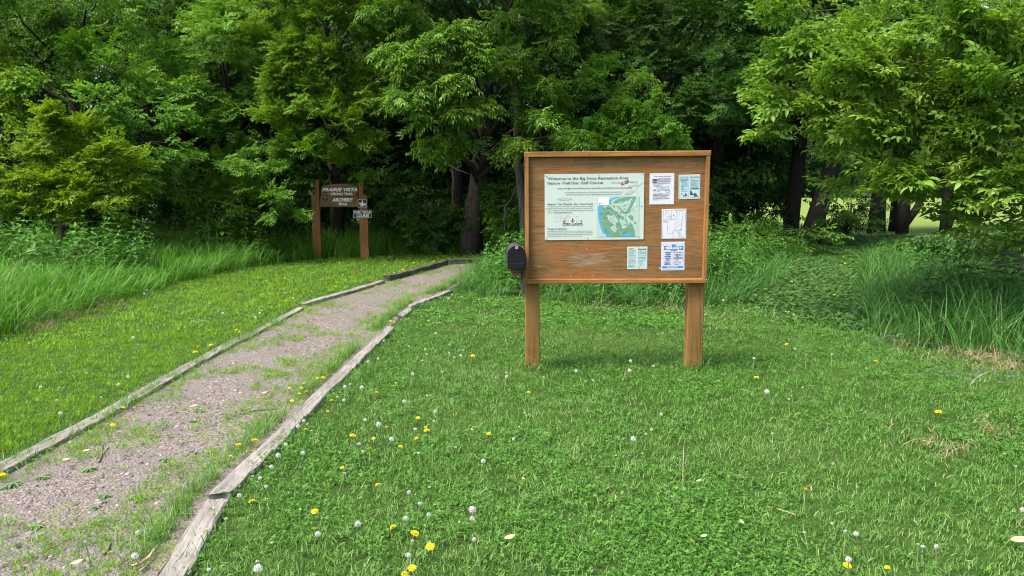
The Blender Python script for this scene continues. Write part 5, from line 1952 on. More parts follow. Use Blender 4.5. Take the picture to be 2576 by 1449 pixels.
for i, (u, v) in enumerate(YEL):
    h = r.choice((.05, .05, .08, .08)) if v > 900 else .08
    x, y = ground_at(u, v, h)
    o = thing('yellow_dandelion', SPECIAL.get((u, v)) or 'yellow dandelion flower ' + zone(u, v), 'dandelion', (x, y, h), (r.uniform(-.35, .35) - .12, r.uniform(-.35, .35), r.uniform(0, 6)), 'yellow dandelions')
    s = r.uniform(.7, 1.05) if v > 760 else r.uniform(1.0, 1.3)
    f = link_mesh('flower_head', BLOOMS[2 if (u, v) in SPECIAL else i % 2], o)
    f.scale = (s, s, s)
    link_mesh('stem', STEMS[h][i % 4], o)
SPECIALW = {116: 'large white seed head on a tall stem right of the right board post'}
for i, (u, v) in enumerate(WHT):
    h = r.choice((.08, .08, .13, .13)) if v > 800 else .13
    lab = 'white dandelion seed head ' + zone(u, v)
    if abs(u - 1929.5) < 1 and abs(v - 985.2) < 1:
        h, lab = .2, 'tall white dandelion seed head right of the right board post'
    if abs(u - 1188.3) < 1 and abs(v - 1282.6) < 1:
        h, lab = .13, 'large round white seed head in the lower middle of the lawn'
    if abs(u - 1215.8) < 1 and abs(v - 1160.2) < 1:
        lab = 'round white seed head alone in the middle of the lawn below the left board post'
    x, y = ground_at(u, v, h)
    o = thing('dandelion_seed_head', lab, 'dandelion', (x, y, h), (r.uniform(-.3, .3), r.uniform(-.3, .3), r.uniform(0, 6)), 'white dandelion seed heads')
    s = r.uniform(.42, .80)
    if v < 760:
        s *= 1.15
    f = link_mesh('seed_head', PUFFS[r.choice((0, 1, 1, 2, 2, 3)) if lab.startswith('white') else 3], o)
    f.scale = (s, s, s)
    link_mesh('core', core_me, o)
    link_mesh('stem', STEMS[h][i % 4], o)

# ------------------------------------------------------------------ trees
M_bark = bark_mat('grey_brown_bark', (.022, .018, .016), (.085, .072, .064))
M_bark_d = bark_mat('dark_bark', (.012, .010, .010), (.045, .036, .032))
M_bark_g = bark_mat('pale_grey_bark', (.06, .055, .048), (.16, .145, .125), 1.5)
L_lime = leaf_mat('lime_leaves', [(0, (.074, .185, .011)), (.5, (.130, .27, .019)), (1, (.21, .35, .033))], .4, .5, .25)
L_yellow = leaf_mat('yellow_green_leaves', [(0, (.100, .20, .010)), (.5, (.165, .29, .014)), (1, (.24, .365, .024))], .4, .5, .22)
L_pale = leaf_mat('pale_soft_leaves', [(0, (.085, .195, .019)), (.45, (.14, .275, .030)), (.8, (.21, .355, .055)), (1, (.32, .45, .15))], .4, .45, .3)
L_mid = leaf_mat('mid_green_leaves', [(0, (.042, .125, .012)), (.5, (.074, .185, .017)), (1, (.120, .24, .027))], .33, .5, .25)
L_fresh = leaf_mat('fresh_green_leaves', [(0, (.060, .175, .014)), (.5, (.112, .27, .023)), (1, (.19, .36, .039))], .38, .5, .25)
L_ash = leaf_mat('ash_leaves', [(0, (.058, .155, .013)), (.5, (.102, .23, .018)), (.9, (.17, .31, .028)), (1, (.26, .36, .035))], .38, .48, .28)
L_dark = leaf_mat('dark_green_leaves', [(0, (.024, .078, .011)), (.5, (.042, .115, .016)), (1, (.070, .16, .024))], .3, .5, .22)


def pad_world(p):
    u, v, Y, ru, rv = p[:5]
    c = np.array(point_at(u, v, Y))
    rx, rz = ru * Y / FX, 1.22 * rv * Y / FX
    ry = p[5] if len(p) > 5 else max(.45, .75 * rx)
    return c, np.array([rx, ry, rz])


def crown(pads, trunk_xy, templates, m, rng, dens, scale, droop=.35, shell=.55, lift=0.0):
    """leafy shoots gathered in uneven sub-clumps over every bough pad"""
    TT, XX, ZZ, SS, RR = [], [], [], [], []
    for c, rv in pads:
        area = math.pi * rv[0] * rv[2]
        n = max(10, int(dens * area))
        k = max(3, int(2 + area * 2.2))
        d = norm(rng.normal(0, 1, (k, 3)))
        sub = d * (rng.uniform(.35, .95, (k, 1))) * rv
        w = rng.uniform(.4, 1.6, k)
        which = rng.choice(k, n, p=w / w.sum())
        q = norm(rng.normal(0, 1, (n, 3))) * (rng.uniform(0, 1, (n, 1)) ** shell)
        sr = rv * .55
        p = sub[which] + q * sr
        hd = np.hypot(p[:, 0] / rv[0], p[:, 1] / rv[1])
        p[:, 2] -= droop * rv[2] * hd ** 2
        P = c + p
        out = p / rv
        radial = c[:2] + p[:, :2] - np.array(trunk_xy)
        rl = np.linalg.norm(radial, axis=1, keepdims=True) + 1e-6
        dirs = np.concatenate([radial / rl, np.zeros((n, 1))], 1) * .55 + norm(out) * .55 + norm(rng.normal(0, 1, (n, 3))) * .45
        dirs[:, 2] = dirs[:, 2] * .8 - droop * .35 + lift
        dirs = norm(dirs)
        up = np.stack([rng.normal(0, .5, n), rng.normal(0, .5, n), np.ones(n)], 1)
        up += .42 * norm(out) + .18 * np.concatenate([radial / rl, np.zeros((n, 1))], 1)
        up = norm(up - dirs * (up * dirs).sum(1, keepdims=True))
        tone = np.clip(rng.uniform(.25, .75) + .22 * rng.normal(0, 1, k)[which] + rng.normal(0, .16, n), 0, 1)
        TT.append(P - dirs * .12 * scale)
        XX.append(dirs)
        ZZ.append(up)
        SS.append(scale * rng.uniform(.75, 1.25, n))
        RR.append(tone)
    T = np.concatenate(TT)
    V, F, R = instance(templates, T, np.concatenate(XX), np.concatenate(ZZ), np.concatenate(SS), np.concatenate(RR), rng, .35)
    return V, F, R, T


def tree(name, label, base, trunk, pads, templates, m_leaf, m_bark, seed, dens=75, scale=1.0, droop=.35, top=None, cat='tree', group=None, twigs=2, limb=.7, lift=0.0):
    """base: (x, y); trunk: [(dx, dy, z, r)...] relative to base; pads in picture terms, top: list of (dx, dy, z, rx, ry, rz)"""
    rng = np.random.default_rng(seed)
    rr = random.Random(seed)
    o = thing(name, label, cat, (base[0], base[1], 0), group=group)
    W = [pad_world(p) for p in pads]
    for t in top or []:
        W.append((np.array([base[0] + t[0], base[1] + t[1], t[2]]), np.array(t[3:6])))
    V, F, R, T = crown(W, base, templates, m_leaf, rng, dens, scale, droop, lift=lift)
    b3 = np.array([base[0], base[1], 0])
    mb = MB()
    tp = [Vector(t[:3]) for t in trunk]
    mb.tube(tp, [t[3] for t in trunk], 11, rough=.10, rng=rr)
    # limbs from the trunk to each bough
    for c, rv in W:
        e = Vector(c - b3)
        zt = max(tp[0].z + .6, min(tp[-1].z, e.z * .72))
        for a, b in zip(tp[:-1], tp[1:]):
            if a.z <= zt <= b.z + 1e-6:
                f = (zt - a.z) / max(b.z - a.z, 1e-6)
                s = a.lerp(b, f)
                break
        else:
            s = tp[-1].copy()
        L = (e - s).length
        if L < .2:
            continue
        mid = s.lerp(e, .5) + Vector((rr.uniform(-.12, .12), rr.uniform(-.12, .12), .10)) * L
        q = s.lerp(mid, .5) + Vector((rr.uniform(-.05, .05), rr.uniform(-.05, .05), .03)) * L
        r0 = min(.022 + .012 * L, .09) * limb
        mb.tube([s, q, mid, mid.lerp(e, .6) + Vector((0, 0, .03 * L)), e], [r0, r0 * .85, r0 * .6, r0 * .42, .008], 6, caps=False, rough=.08, rng=rr)
        for _ in range(twigs):
            d = Vector((rr.uniform(-1, 1) * rv[0], rr.uniform(-1, 1) * rv[1], rr.uniform(-.8, .6) * rv[2])) * .85
            st = mid.lerp(e, rr.uniform(.35, 1))
            mb.tube([st, st.lerp(e + d, .5) + Vector((0, 0, .05)), e + d], [r0 * .35, r0 * .25, .004], 4, caps=False)
    link_mesh('crown', np_mesh('crown', V - b3, F, R, m_leaf), o)
    mb.build('trunk', m_bark, o, smooth=True)
    return o


def dome(rng, R, z0, z1, n, r):
    """generic boughs for the crown parts that stand above or behind what the photograph shows"""
    out = []
    for k in range(n):
        a = k * 2.4 + rng.uniform(-.4, .4)
        t = (k + .5) / n
        q = R * math.sqrt(max(.05, 1 - (2 * t - .75) ** 2 * .8)) * rng.uniform(.45, 1)
        out.append((q * math.cos(a), q * math.sin(a), z0 + (z1 - z0) * t, r * rng.uniform(.8, 1.2), r * rng.uniform(.8, 1.2), r * rng.uniform(.45, .7)))
    return out


def px(u, Y):
    return (u - 1288) / FX * Y * 1.0


rg = random.Random(41)
# ---- the box elder hanging in from the right, nearest tree
tree('box_elder', 'box elder with pale soft leaves on low branches reaching in from the right', (px(2880, 9.6), 9.6), [(0, 0, -.1, .24), (-.1, .05, 1.2, .20), (-.25, .1, 2.6, .17), (-.3, .2, 4.5, .12), (-.2, .2, 6, .05)],
     [(1940, 40, 9.4, 85, 60), (1985, 140, 9.2, 95, 62), (2100, 80, 8.8, 120, 72), (1930, 215, 9.2, 62, 38), (2050, 225, 8.8, 125, 66), (2230, 50, 8.4, 130, 72), (2400, 60, 8, 130, 80), (2550, 50, 7.8, 120, 85), (2220, 170, 8.2, 130, 75),
      (2390, 190, 7.9, 130, 80), (2530, 190, 7.6, 120, 85), (1980, 300, 9.2, 90, 36), (2110, 315, 8.6, 105, 42), (2250, 300, 8.2, 130, 70), (2400, 320, 7.8, 130, 75), (2550, 330, 7.6, 110, 85), (2150, 392, 8.8, 60, 22), (2235, 415, 8.3, 95, 52),
      (2350, 425, 8, 110, 56), (2480, 440, 7.8, 100, 62), (2580, 470, 7.6, 90, 80), (2280, 475, 8.4, 80, 24), (2390, 500, 8.2, 75, 28), (2530, 560, 8, 80, 40), (2470, 545, 8.4, 60, 24), (2570, 610, 8.2, 60, 30), (2650, 300, 7.8, 120, 120), (2670, 80, 7.8, 120, 100), (2680, 520, 7.8, 110, 80), (2140, 462, 9, 32, 12),
      (2160, 130, 9.6, 120, 70), (2320, 250, 9.2, 130, 70), (2460, 120, 9, 130, 80), (2460, 300, 8.8, 130, 80), (2060, 160, 9.8, 110, 60), (2300, 120, 9.4, 120, 70), (2180, 250, 9.4, 110, 60), (2330, 380, 9.0, 110, 50)],
     T_BOXF, L_pale, M_bark, 101, dens=80, scale=1.0, droop=.05, limb=.40, lift=.45, top=[(-2.2, -.6, 4.6, 1.1, 1, .5), (-1, -1, 5, 1.1, 1, .5), (.4, -.9, 5, 1.1, 1.1, .5), (-1.4, .8, 5.2, 1.2, 1.2, .6), (0, .6, 6, 1.2, 1.2, .6), (1.2, .3, 4.2, 1, 1, .6), (.8, -1, 3, .9, .9, .6), (-3.2, -.2, 4.4, .9, .9, .4)], twigs=3)

# ---- the ash over the path, centre
ash_base = (px(1196, 18.5), 18.5)
tree('ash_tree', 'ash with dark furrowed trunk and bright drooping leaves, left above the notice board', ash_base,
     [(-.12, 0, -.1, .30), (-.08, 0, .8, .26), (.05, 0, 1.6, .22), (.16, -.05, 2.7, .19), (.25, -.1, 4.2, .15), (.3, -.1, 6, .09), (.3, 0, 8, .04)],
     [(1030, 30, 15.4, 75, 40), (1010, 110, 14.6, 60, 42), (1110, 100, 14.6, 80, 45), (1210, 50, 15, 80, 50), (1000, 205, 14.4, 45, 40), (1075, 190, 14.4, 70, 40), (1180, 180, 14.6, 80, 40), (1290, 120, 15.4, 75, 40), (1405, 95, 15.6, 50, 22),
      (1020, 280, 14.4, 38, 36), (1120, 265, 14.6, 65, 34), (1240, 245, 15.2, 75, 36), (1340, 210, 15.6, 60, 36), (1095, 335, 14.6, 40, 24), (1080, 385, 14.6, 28, 24), (1180, 330, 15, 45, 22), (1285, 340, 15, 60, 26), (1385, 310, 14.8, 50, 26),
      (1440, 360, 14.6, 50, 28), (1330, 40, 16, 90, 45), (1150, 380, 15.4, 30, 16), (960, 20, 15.4, 40, 30)],
     T_ASH, L_ash, M_bark, 102, dens=100, scale=.85, droop=.5, top=[(a, b - 1, c, 1.2, 1.1, .6) for a, b, c in [(-1.5, -2, 7), (.2, -2.6, 7.2), (1.6, -1.8, 7), (-1, .2, 8), (1, .4, 8), (0, 1.5, 7), (-2, 1, 6.5), (2, 1.4, 6.5)]])

# ---- lime box elder right of the trail sign, and its layered neighbour
tree('box_elder', 'lime green box elder with dense sunlit boughs above the trail sign', (px(850, 19.5), 19.5), [(0, 0, -.1, .20), (.05, -.2, 1.5, .17), (0, -.5, 3.5, .13), (0, -.6, 6, .08), (0, -.6, 8, .03)],
     [(700, 25, 18, 80, 42), (810, 45, 17, 80, 48), (900, 45, 17, 60, 50), (755, 125, 16.6, 80, 46), (865, 155, 16.6, 85, 46), (690, 195, 17, 70, 40), (785, 225, 16.6, 85, 40), (895, 255, 16.6, 65, 40), (715, 295, 16.6, 75, 34),
      (835, 325, 16.6, 85, 36), (925, 360, 17, 50, 30), (760, 372, 16.6, 65, 26), (880, 415, 17, 65, 26), (930, 180, 17, 50, 40), (650, 110, 17.4, 60, 40)],
     T_BOX, L_lime, M_bark, 103, dens=120, scale=.80, droop=.25, lift=.15, top=[(a, b - 1, c, 1.3, 1.2, .65) for a, b, c in [(-1.2, -1.6, 6.8), (.4, -1.8, 7), (1.4, -.8, 6.8), (-1, .4, 7.8), (.8, .5, 7.8), (0, 1.6, 6), (-2, .6, 6)]])
tree('box_elder', 'box elder with flat drooping branch layers left of the trail sign', (px(610, 20.5), 20.5), [(0, 0, -.1, .20), (-.05, -.2, 1.4, .17), (.1, -.6, 3, .13), (0, -.8, 5.5, .07)],
     [(560, 325, 17.4, 80, 30), (640, 280, 17.4, 75, 32), (600, 400, 16.8, 80, 28), (680, 425, 16.6, 70, 24), (690, 490, 16.2, 55, 22), (620, 480, 16.6, 60, 24), (520, 395, 17.2, 60, 30), (715, 520, 16.4, 40, 20), (590, 240, 17.8, 70, 36), (660, 360, 17, 60, 24),
      (560, 450, 17, 50, 22), (720, 395, 17.2, 40, 18)],
     T_BOX, L_fresh, M_bark, 104, dens=110, scale=.80, droop=.45, lift=.05, top=[(a, b - 1, c, 1.2, 1.2, .55) for a, b, c in [(-1, -1, 5), (.6, -1.4, 5.2), (0, .6, 6), (-1.4, .8, 4.4), (1.4, .8, 4.6)]])

# ---- left group
tree('maple_tree', 'bushy mid green maple filling the left side down to the weeds', (px(250, 19), 19), [(0, 0, -.1, .22), (0, -.3, 1.5, .19), (.1, -.8, 3.5, .14), (0, -1, 6, .08)],
     [(200, 135, 16.4, 90, 44), (300, 185, 16.2, 100, 48), (415, 160, 17, 90, 44), (120, 215, 15.8, 100, 46), (235, 262, 15.6, 100, 44), (365, 275, 16, 100, 44), (475, 225, 17, 80, 44), (125, 322, 15.2, 100, 46), (245, 350, 15.2, 100, 42), (375, 365, 15.6, 90, 40),
      (460, 325, 16.4, 60, 36), (480, 420, 16.8, 50, 34), (350, 440, 15.8, 80, 34), (240, 430, 15.4, 90, 36), (450, 480, 16.6, 60, 28), (330, 490, 15.6, 80, 26), (200, 490, 15.2, 80, 26), (520, 480, 17, 60, 30), (580, 520, 17, 60, 22)],
     T_SIMPLE, L_fresh, M_bark, 105, dens=125, scale=.80, droop=.25, lift=.1, top=[(a, b - 1.4, c, 1.3, 1.2, .6) for a, b, c in [(-1.6, -1.6, 5.6), (.2, -1.8, 5.8), (1.6, -1, 6), (-.8, .6, 6.6), (1, .8, 6.6), (0, 2, 5.4), (-2.4, .6, 5)]])
tree('young_maple', 'yellow green young maple low on the left above the tall grass', (px(170, 15.5), 15.6), [(0, 0, -.1, .10), (0, -.2, .8, .09), (.1, -.5, 2, .06), (0, -.6, 3.2, .03)],
     [(130, 420, 14.2, 90, 40), (215, 395, 14.4, 80, 40), (90, 330, 14.2, 70, 44), (60, 450, 13.8, 80, 36), (180, 470, 14, 80, 30), (280, 455, 14.4, 70, 28), (290, 385, 14.6, 60, 34), (150, 300, 14.4, 60, 40), (60, 500, 13.6, 70, 26), (150, 500, 13.8, 80, 26), (250, 490, 14, 70, 28), (330, 430, 14.6, 60, 34), (200, 340, 14.6, 70, 36), (30, 410, 13.8, 60, 40), (120, 530, 13.6, 70, 20), (240, 540, 14, 60, 18)],
     T_BOX, L_yellow, M_bark, 106, dens=125, scale=.78, droop=.2, lift=.15)
tree('maple_tree', 'yellow leaved tree cut by the left frame edge', (px(-110, 16), 16), [(0, 0, -.1, .15), (0, -.3, 1.2, .13), (0, -.6, 3, .09), (0, -.6, 5, .04)],
     [(-50, 185, 15.6, 90, 50), (25, 195, 15.4, 55, 34), (-90, 300, 15, 90, 50), (-20, 395, 14, 60, 40), (10, 270, 15, 50, 40), (-120, 420, 14, 100, 60), (-160, 180, 15.4, 90, 60), (-60, 490, 13.4, 70, 34), (5, 490, 13.4, 40, 26), (-60, 100, 15.8, 80, 44)],
     T_SIMPLE, L_yellow, M_bark, 107, dens=120, scale=.8, droop=.35)
tree('tall_tree', 'tall maple rising to the top edge behind the left bushes, its dark limb showing', (px(470, 22.5), 22.5), [(0, 0, -.1, .30), (0, 0, 2, .26), (.05, -.1, 4, .22), (-.05, -.2, 6.2, .17), (0, -.2, 8.5, .10), (0, 0, 10, .04)],
     [(80, 40, 21, 120, 50), (230, 35, 21, 120, 50), (380, 80, 20.6, 90, 44), (560, 45, 20.6, 100, 50), (540, 140, 20, 90, 40), (630, 110, 19.6, 70, 40), (320, 110, 20.4, 90, 36), (640, 200, 20, 60, 40), (50, 120, 20.6, 100, 46), (180, 95, 20.6, 90, 40), (460, 20, 21.4, 60, 30), (560, 215, 20, 60, 34), (30, 40, 20.2, 90, 50), (100, 90, 19.8, 80, 44), (10, 130, 19.8, 80, 40), (150, 20, 20, 90, 46), (-60, 30, 20, 100, 50), (140, 70, 17.5, 70, 50), (70, 150, 17.2, 60, 40), (175, 130, 17, 60, 36), (110, 20, 17.8, 70, 40), (170, 200, 16.8, 50, 34)],
     T_SIMPLE, L_mid, M_bark_d, 108, dens=100, scale=.9, droop=.35, top=[(a, b, c, 1.6, 1.5, .8) for a, b, c in [(-3, -1, 8), (-1, -2, 8.4), (1.4, -1.6, 8.2), (0, 0, 9.4), (-2, 1.6, 8), (1.6, 1.6, 8), (3, 0, 7.4), (0, 2, 7)]])

# ---- dark mass right of the ash
tree('tall_tree', 'tall dark green tree behind and above the notice board', (px(1640, 22), 22), [(0, 0, -.1, .26), (.1, -.1, 2, .22), (.2, -.4, 4.5, .17), (.2, -.5, 7, .10), (.2, -.4, 9, .04)],
     [(1480, 40, 19.4, 100, 55), (1620, 50, 19.4, 110, 60), (1770, 60, 18.8, 110, 60), (1870, 140, 18, 80, 50), (1720, 160, 18.8, 110, 54), (1590, 140, 19.4, 90, 44), (1840, 250, 17.6, 80, 44), (1740, 270, 18.2, 90, 40), (1880, 60, 18.4, 70, 50), (1900, 320, 17.6, 60, 34), (1540, 235, 19.6, 70, 34)],
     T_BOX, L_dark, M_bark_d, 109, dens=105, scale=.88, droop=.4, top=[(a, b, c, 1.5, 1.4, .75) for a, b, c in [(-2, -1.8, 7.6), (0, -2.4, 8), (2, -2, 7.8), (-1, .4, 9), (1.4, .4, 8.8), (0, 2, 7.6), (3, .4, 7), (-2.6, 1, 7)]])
tree('sapling', 'young ash saplings with light leaves poking up behind the left half of the notice board', (px(1560, 16.8), 16.8), [(0, 0, -.1, .05), (0, -.05, 1, .045), (.05, -.1, 2, .03), (0, -.1, 3, .012)],
     [(1490, 200, 16.4, 55, 30), (1560, 185, 16.6, 60, 34), (1545, 280, 16, 75, 36), (1640, 315, 15.8, 55, 34), (1480, 320, 16, 50, 30), (1655, 255, 16, 28, 34), (1590, 350, 15.8, 70, 26), (1505, 375, 15.8, 50, 20), (1690, 370, 16, 50, 20)],
     T_ASH, L_fresh, M_bark_g, 110, dens=85, scale=.85, droop=.15, lift=.25)
tree('slender_tree', 'slender pale barked tree rising at the left end of the notice board, hung with vines', (px(1306, 16.6), 16.6), [(.12, 0, -.1, .09), (.1, 0, 1.0, .085), (0, 0, 1.9, .08), (-.08, 0, 2.6, .07), (-.04, -.1, 4, .045), (0, 0, 5.4, .02)],
     [(1395, 270, 16, 50, 30), (1330, 290, 16.2, 40, 24), (1420, 200, 16.4, 50, 30), (1280, 175, 16.6, 50, 30)], T_ASH, L_ash, M_bark_g, 111, dens=55, scale=1.0, droop=.4)


# ---- bare dark trunks standing in the shade; their crowns close the roof of the wood
def bare(label, u, Y, r, lean, h, seed, m=None, crown_z=(4.2, 8.5), R=2.4, n=14, leaf=None, fork=None, name='wood_tree'):
    rgx = random.Random(seed)
    b = (px(u, Y), Y)
    tr = [(0, 0, -.1, r * 1.25), (lean * .12, 0, h * .12, r * 1.03), (lean * .3, 0, h * .3, r * .92), (lean * .6, .1, h * .6, r * .7), (lean, .1, h, r * .3)]
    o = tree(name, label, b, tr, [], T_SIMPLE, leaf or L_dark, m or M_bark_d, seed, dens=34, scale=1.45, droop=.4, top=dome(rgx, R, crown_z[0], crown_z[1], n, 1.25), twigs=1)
    if fork:
        mb = MB()
        mb.tube([(lean * .05, 0, .25), (fork * .35, 0, 1.0), (fork, .1, 3.4)], [r * .8, r * .72, r * .5], 9, rough=.1, rng=rgx)
        mb.build('second_trunk', m or M_bark_d, o, smooth=True)
    return o


bare('thick dark trunk just left of the ash trunk, in the shade', 1146, 20, .155, .2, 8, 201)
bare('leaning dark trunk under the box elder leaves, right of the notice board', 2032, 21, .25, 2.0, 8, 202, crown_z=(4.0, 8.5))
bare('straight dark trunk against the bright field, left of the forked one', 2202, 27, .27, .1, 8, 203, crown_z=(4.6, 8), R=1.5, n=9)
bare('thin dark trunk against the bright field', 2245, 28.5, .15, .1, 7, 204, crown_z=(4.6, 8), R=1.5, n=9)
bare('forked leaning dark trunk against the bright field', 2268, 26, .18, .1, 8, 205, crown_z=(4.6, 8), R=1.5, n=9, fork=1.35)
bare('dark trunk against the field behind the low right branches', 2376, 26, .17, .0, 8, 206, crown_z=(4.6, 8), R=1.5, n=9)
bare('farthest right dark trunk behind the hanging leaves', 2450, 29, .16, -.2, 8, 207, crown_z=(4.6, 8), R=1.5, n=9)
bare('dark trunk showing right of the notice board, left of the leaning one', 1985, 22.5, .22, .5, 8, 208, crown_z=(3.8, 8.5))
bare('dim trunk deep in the wood behind the trail sign', 1045, 23.5, .14, .1, 8, 209, crown_z=(3.2, 8.5))
bare('dim trunk left of the trail sign in deep shade', 690, 24, .16, -.2, 8, 210, crown_z=(3.0, 8.5))
bare('dark trunk hidden behind the top right of the notice board', 1790, 23, .2, .4, 8, 211, crown_z=(3.4, 8.5))

# ---- deep rows that close the wood behind
rgx = random.Random(77)
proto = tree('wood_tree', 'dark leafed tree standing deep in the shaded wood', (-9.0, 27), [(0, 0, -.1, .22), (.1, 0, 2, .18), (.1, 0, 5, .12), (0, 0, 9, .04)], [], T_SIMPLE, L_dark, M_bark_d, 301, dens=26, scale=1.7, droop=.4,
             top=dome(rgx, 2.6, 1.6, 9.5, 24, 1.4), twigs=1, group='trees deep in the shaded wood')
spots = [(-22, 24), (-19.5, 28), (-16.5, 23.5), (-14, 27), (-11.5, 24.5), (-6.5, 25), (-4, 27.5), (-1.6, 25), (.8, 27.5), (3.2, 25.2), (5.6, 27.5), (7.6, 25), (-24, 20), (-20, 18.5), (-26, 29), (-12, 31), (-7, 31.5), (-1, 31), (4.5, 31), (8.4, 29.5)]
for i, (x, y) in enumerate(spots):
    copy_thing(proto, (x, y, 0), i * 1.7, .9 + .25 * ((i * 37) % 10) / 10)
proto2 = tree('wood_tree', 'high crowned tree at the edge of the bright field, behind the low right branches', (23.5, 32), [(0, 0, -.1, .2), (.1, 0, 2, .17), (.1, 0, 5, .12), (0, 0, 9, .04)], [], T_SIMPLE, L_dark, M_bark_d, 302, dens=26, scale=1.7, droop=.3,
              top=dome(rgx, 2.6, 4.0, 9.5, 18, 1.4), twigs=1, group='high crowned trees at the field edge')
for i, (x, y) in enumerate([(19.5, 23.5), (26, 28), (24, 24), (19, 20.5), (22, 18)]):
    copy_thing(proto2, (x, y, 0), i * 2.1, 1.0)

# ---- shrubs of the undergrowth
def shrub(name, label, base, R, H, templates, m, seed, n=7, dens=60, scale=1.0, group=None):
    rgx = random.Random(seed)
    top = []
    for k in range(n):
        a = k * 2.4
        q = R * math.sqrt((k + .5) / n)
        top.append((q * math.cos(a), q * math.sin(a) * .7, H * rgx.uniform(.3, .85), R * .5, R * .45, H * .22))
    return tree(name, label, base, [(0, 0, -.05, .035), (.03, 0, H * .4, .028), (.05, 0, H * .8, .012)], [], templates, m, M_bark_d, seed, dens=dens, scale=scale, droop=.4, top=top, cat='shrub', group=group, twigs=1)


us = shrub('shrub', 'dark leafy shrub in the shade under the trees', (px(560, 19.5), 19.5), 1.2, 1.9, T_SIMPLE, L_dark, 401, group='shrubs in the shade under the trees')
for i, (u, Y, s) in enumerate([(430, 19.6, 1.1), (700, 20.6, 1.0), (830, 21, 1.2), (960, 20.6, 1.1), (1060, 21.5, 1.0), (980, 23, 1.2), (300, 19.5, 1.1), (1260, 21.5, .9), (1390, 20, 1.15), (1480, 19.5, 1.1), (1580, 19.6, 1.15), (1690, 22.5, 1.2), (1800, 23, 1.2), (1900, 23.5, 1.0), (1130, 23.5, 1.1), (160, 18.8, 1.1), (20, 18, 1.1), (-80, 17.5, 1.1)]):
    copy_thing(us, (px(u, Y), Y, 0), i * 1.9, s)
shrub('shrub', 'dark twiggy shrub standing against the bright field, right of the notice board', (px(2125, 20.5), 20.5), .75, 1.55, T_BOX, L_dark, 402, n=9, dens=60, scale=.8)
shrub('shrub', 'dark low shrub at the bend of the path, left of the ash trunk', (px(1085, 18.8), 18.8), .8, 1.8, T_BOX, L_dark, 404, n=8, dens=70)
shrub('shrub', 'leafy green bush between the ash trunk and the notice board', (px(1270, 18.2), 18.2), .6, 1.7, T_ASH, L_mid, 405, n=7, dens=45)
shrub('shrub', 'light green low bush at the left end of the tall weeds', (px(330, 17.0), 17.0), 1.0, 1.2, T_BOX, L_mid, 406, n=7, dens=60)
shrub('shrub', 'dusty green bush of small leaves beside the tall weeds on the left', (px(560, 17.6), 17.6), .8, 1.15, T_BOX, L_mid, 407, n=7, dens=45, scale=.8)
shrub('shrub', 'green weedy bush at the foot of the leaning trunk', (px(2010, 18.5), 18.5), .8, 1.0, T_SIMPLE, L_mid, 411, n=8, dens=60)
shrub('shrub', 'green weedy bush left of the leaning trunk, behind the tall weeds', (px(1900, 17.5), 17.5), .9, 1.1, T_SIMPLE, L_mid, 412, n=8, dens=60)
shrub('shrub', 'dark bush under the low branches at the right frame edge', (px(2530, 13), 13), 1.3, 1.5, T_SIMPLE, L_dark, 408, n=9, dens=60)
shrub('shrub', 'dark bush behind the right tall grass, right of the trunks', (px(2500, 17), 17), 1.1, .9, T_SIMPLE, L_dark, 409, n=8, dens=50)

# ---- the far side of the field
for i, (x, y, s) in enumerate([(34, 122, 1.6), (41, 119, 1.5), (48, 123, 1.7), (55, 120, 1.5), (62, 124, 1.7), (69, 120, 1.6), (76, 123, 1.5), (84, 121, 1.7), (92, 124, 1.6), (101, 120, 1.7), (110, 123, 1.6), (27, 120, 1.6), (37, 128, 1.8), (45, 128, 1.8), (52, 129, 1.8), (59, 128, 1.8), (66, 130, 1.8), (73, 128, 1.8), (80, 129, 1.8), (88, 130, 1.8)]):
    copy_thing(proto, (x, y, -.8), i * 1.3, s, 'dark tree on the far side of the bright field', 'trees on the far side of the field')

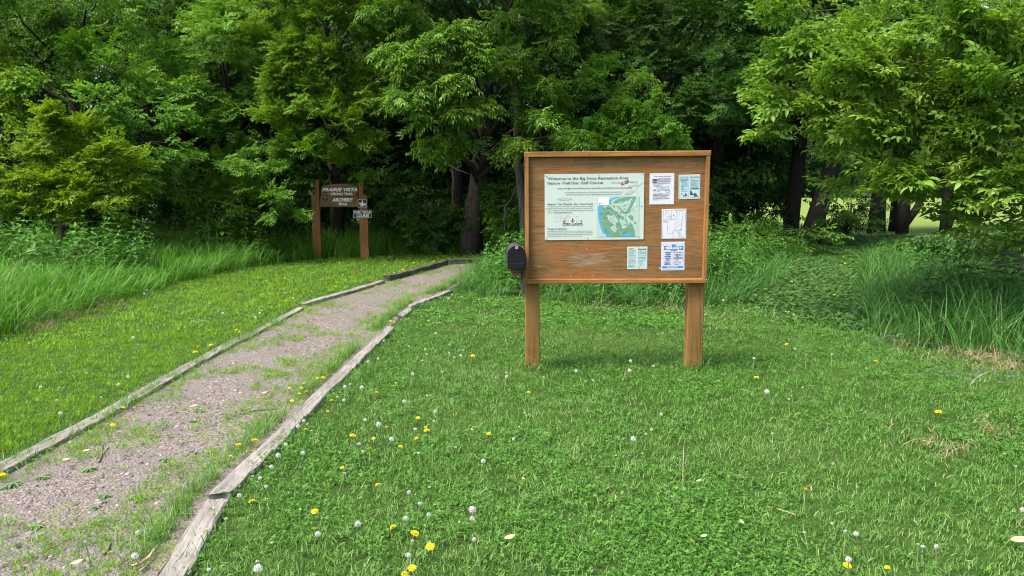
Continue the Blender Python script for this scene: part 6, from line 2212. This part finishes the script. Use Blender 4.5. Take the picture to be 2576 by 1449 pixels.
# ---- dead branch caught in front of the left trunk
stickb = MB()
b0 = Vector(point_at(1170 - 24, 440, 17.2))
pp = lambda u, v: Vector(point_at(u, v, 17.2)) - b0
stickb.tube([pp(1122, 400), pp(1136, 392), pp(1149, 380)], [.03, .028, .022], 6)
stickb.tube([pp(1149, 380), pp(1155, 388), pp(1164, 393)], [.016, .013, .006], 5)
stickb.tube([pp(1120, 402), pp(1135, 417), pp(1150, 428), pp(1166, 432), pp(1185, 440)], [.026, .024, .018, .012, .005], 6)
stickb.tube([pp(1135, 417), pp(1138, 430), pp(1141, 450), pp(1138, 520)], [.018, .018, .015, .012], 5)
tag(stickb.build('dead_branch', M_bark_g, None, b0, smooth=True), 'bare grey dead branch caught in front of the shaded trunk left of the ash', 'branch')
vine = MB()
b0 = Vector(point_at(1310, 470, 16.2))
vine.tube([pp2 - b0 for pp2 in (Vector(point_at(u, v, 16.2)) for u, v in [(1298, 360), (1305, 385), (1303, 430), (1298, 470), (1284, 505), (1270, 520), (1268, 560), (1275, 600)])], [.012] * 8, 5)
tag(vine.build('vine', M_bark_g, None, b0, smooth=True), 'bare looping grey vine stem hanging left of the notice board', 'vine')
vine = MB()
b0 = Vector(point_at(1315, 500, 16.2))
vine.tube([pp2 - b0 for pp2 in (Vector(point_at(u, v, 16.2)) for u, v in [(1315, 420), (1322, 460), (1316, 500), (1309, 520), (1308, 570), (1312, 610)])], [.010] * 6, 5)
tag(vine.build('vine', M_bark_g, None, b0, smooth=True), 'bare straight grey vine stem touching the left edge of the notice board', 'vine')
tw = MB()
b0 = Vector(point_at(2500, 640, 8.6))
for l in ([(2400, 560), (2460, 600), (2520, 632), (2600, 660)], [(2395, 650), (2440, 668), (2500, 668), (2600, 660)], [(2540, 720), (2560, 690), (2600, 660)], [(2330, 520), (2400, 548), (2480, 610), (2600, 660)], [(2540, 600), (2560, 640), (2600, 660)]):
    tw.tube([Vector(point_at(u, v, 8.6)) - b0 for u, v in l], [.004] + [.007] * (len(l) - 2) + [.010], 5)
tag(tw.build('dead_branch', M_twig, None, b0, smooth=True), 'bare thin dead twigs below the low leaves at the right frame edge', 'branch')
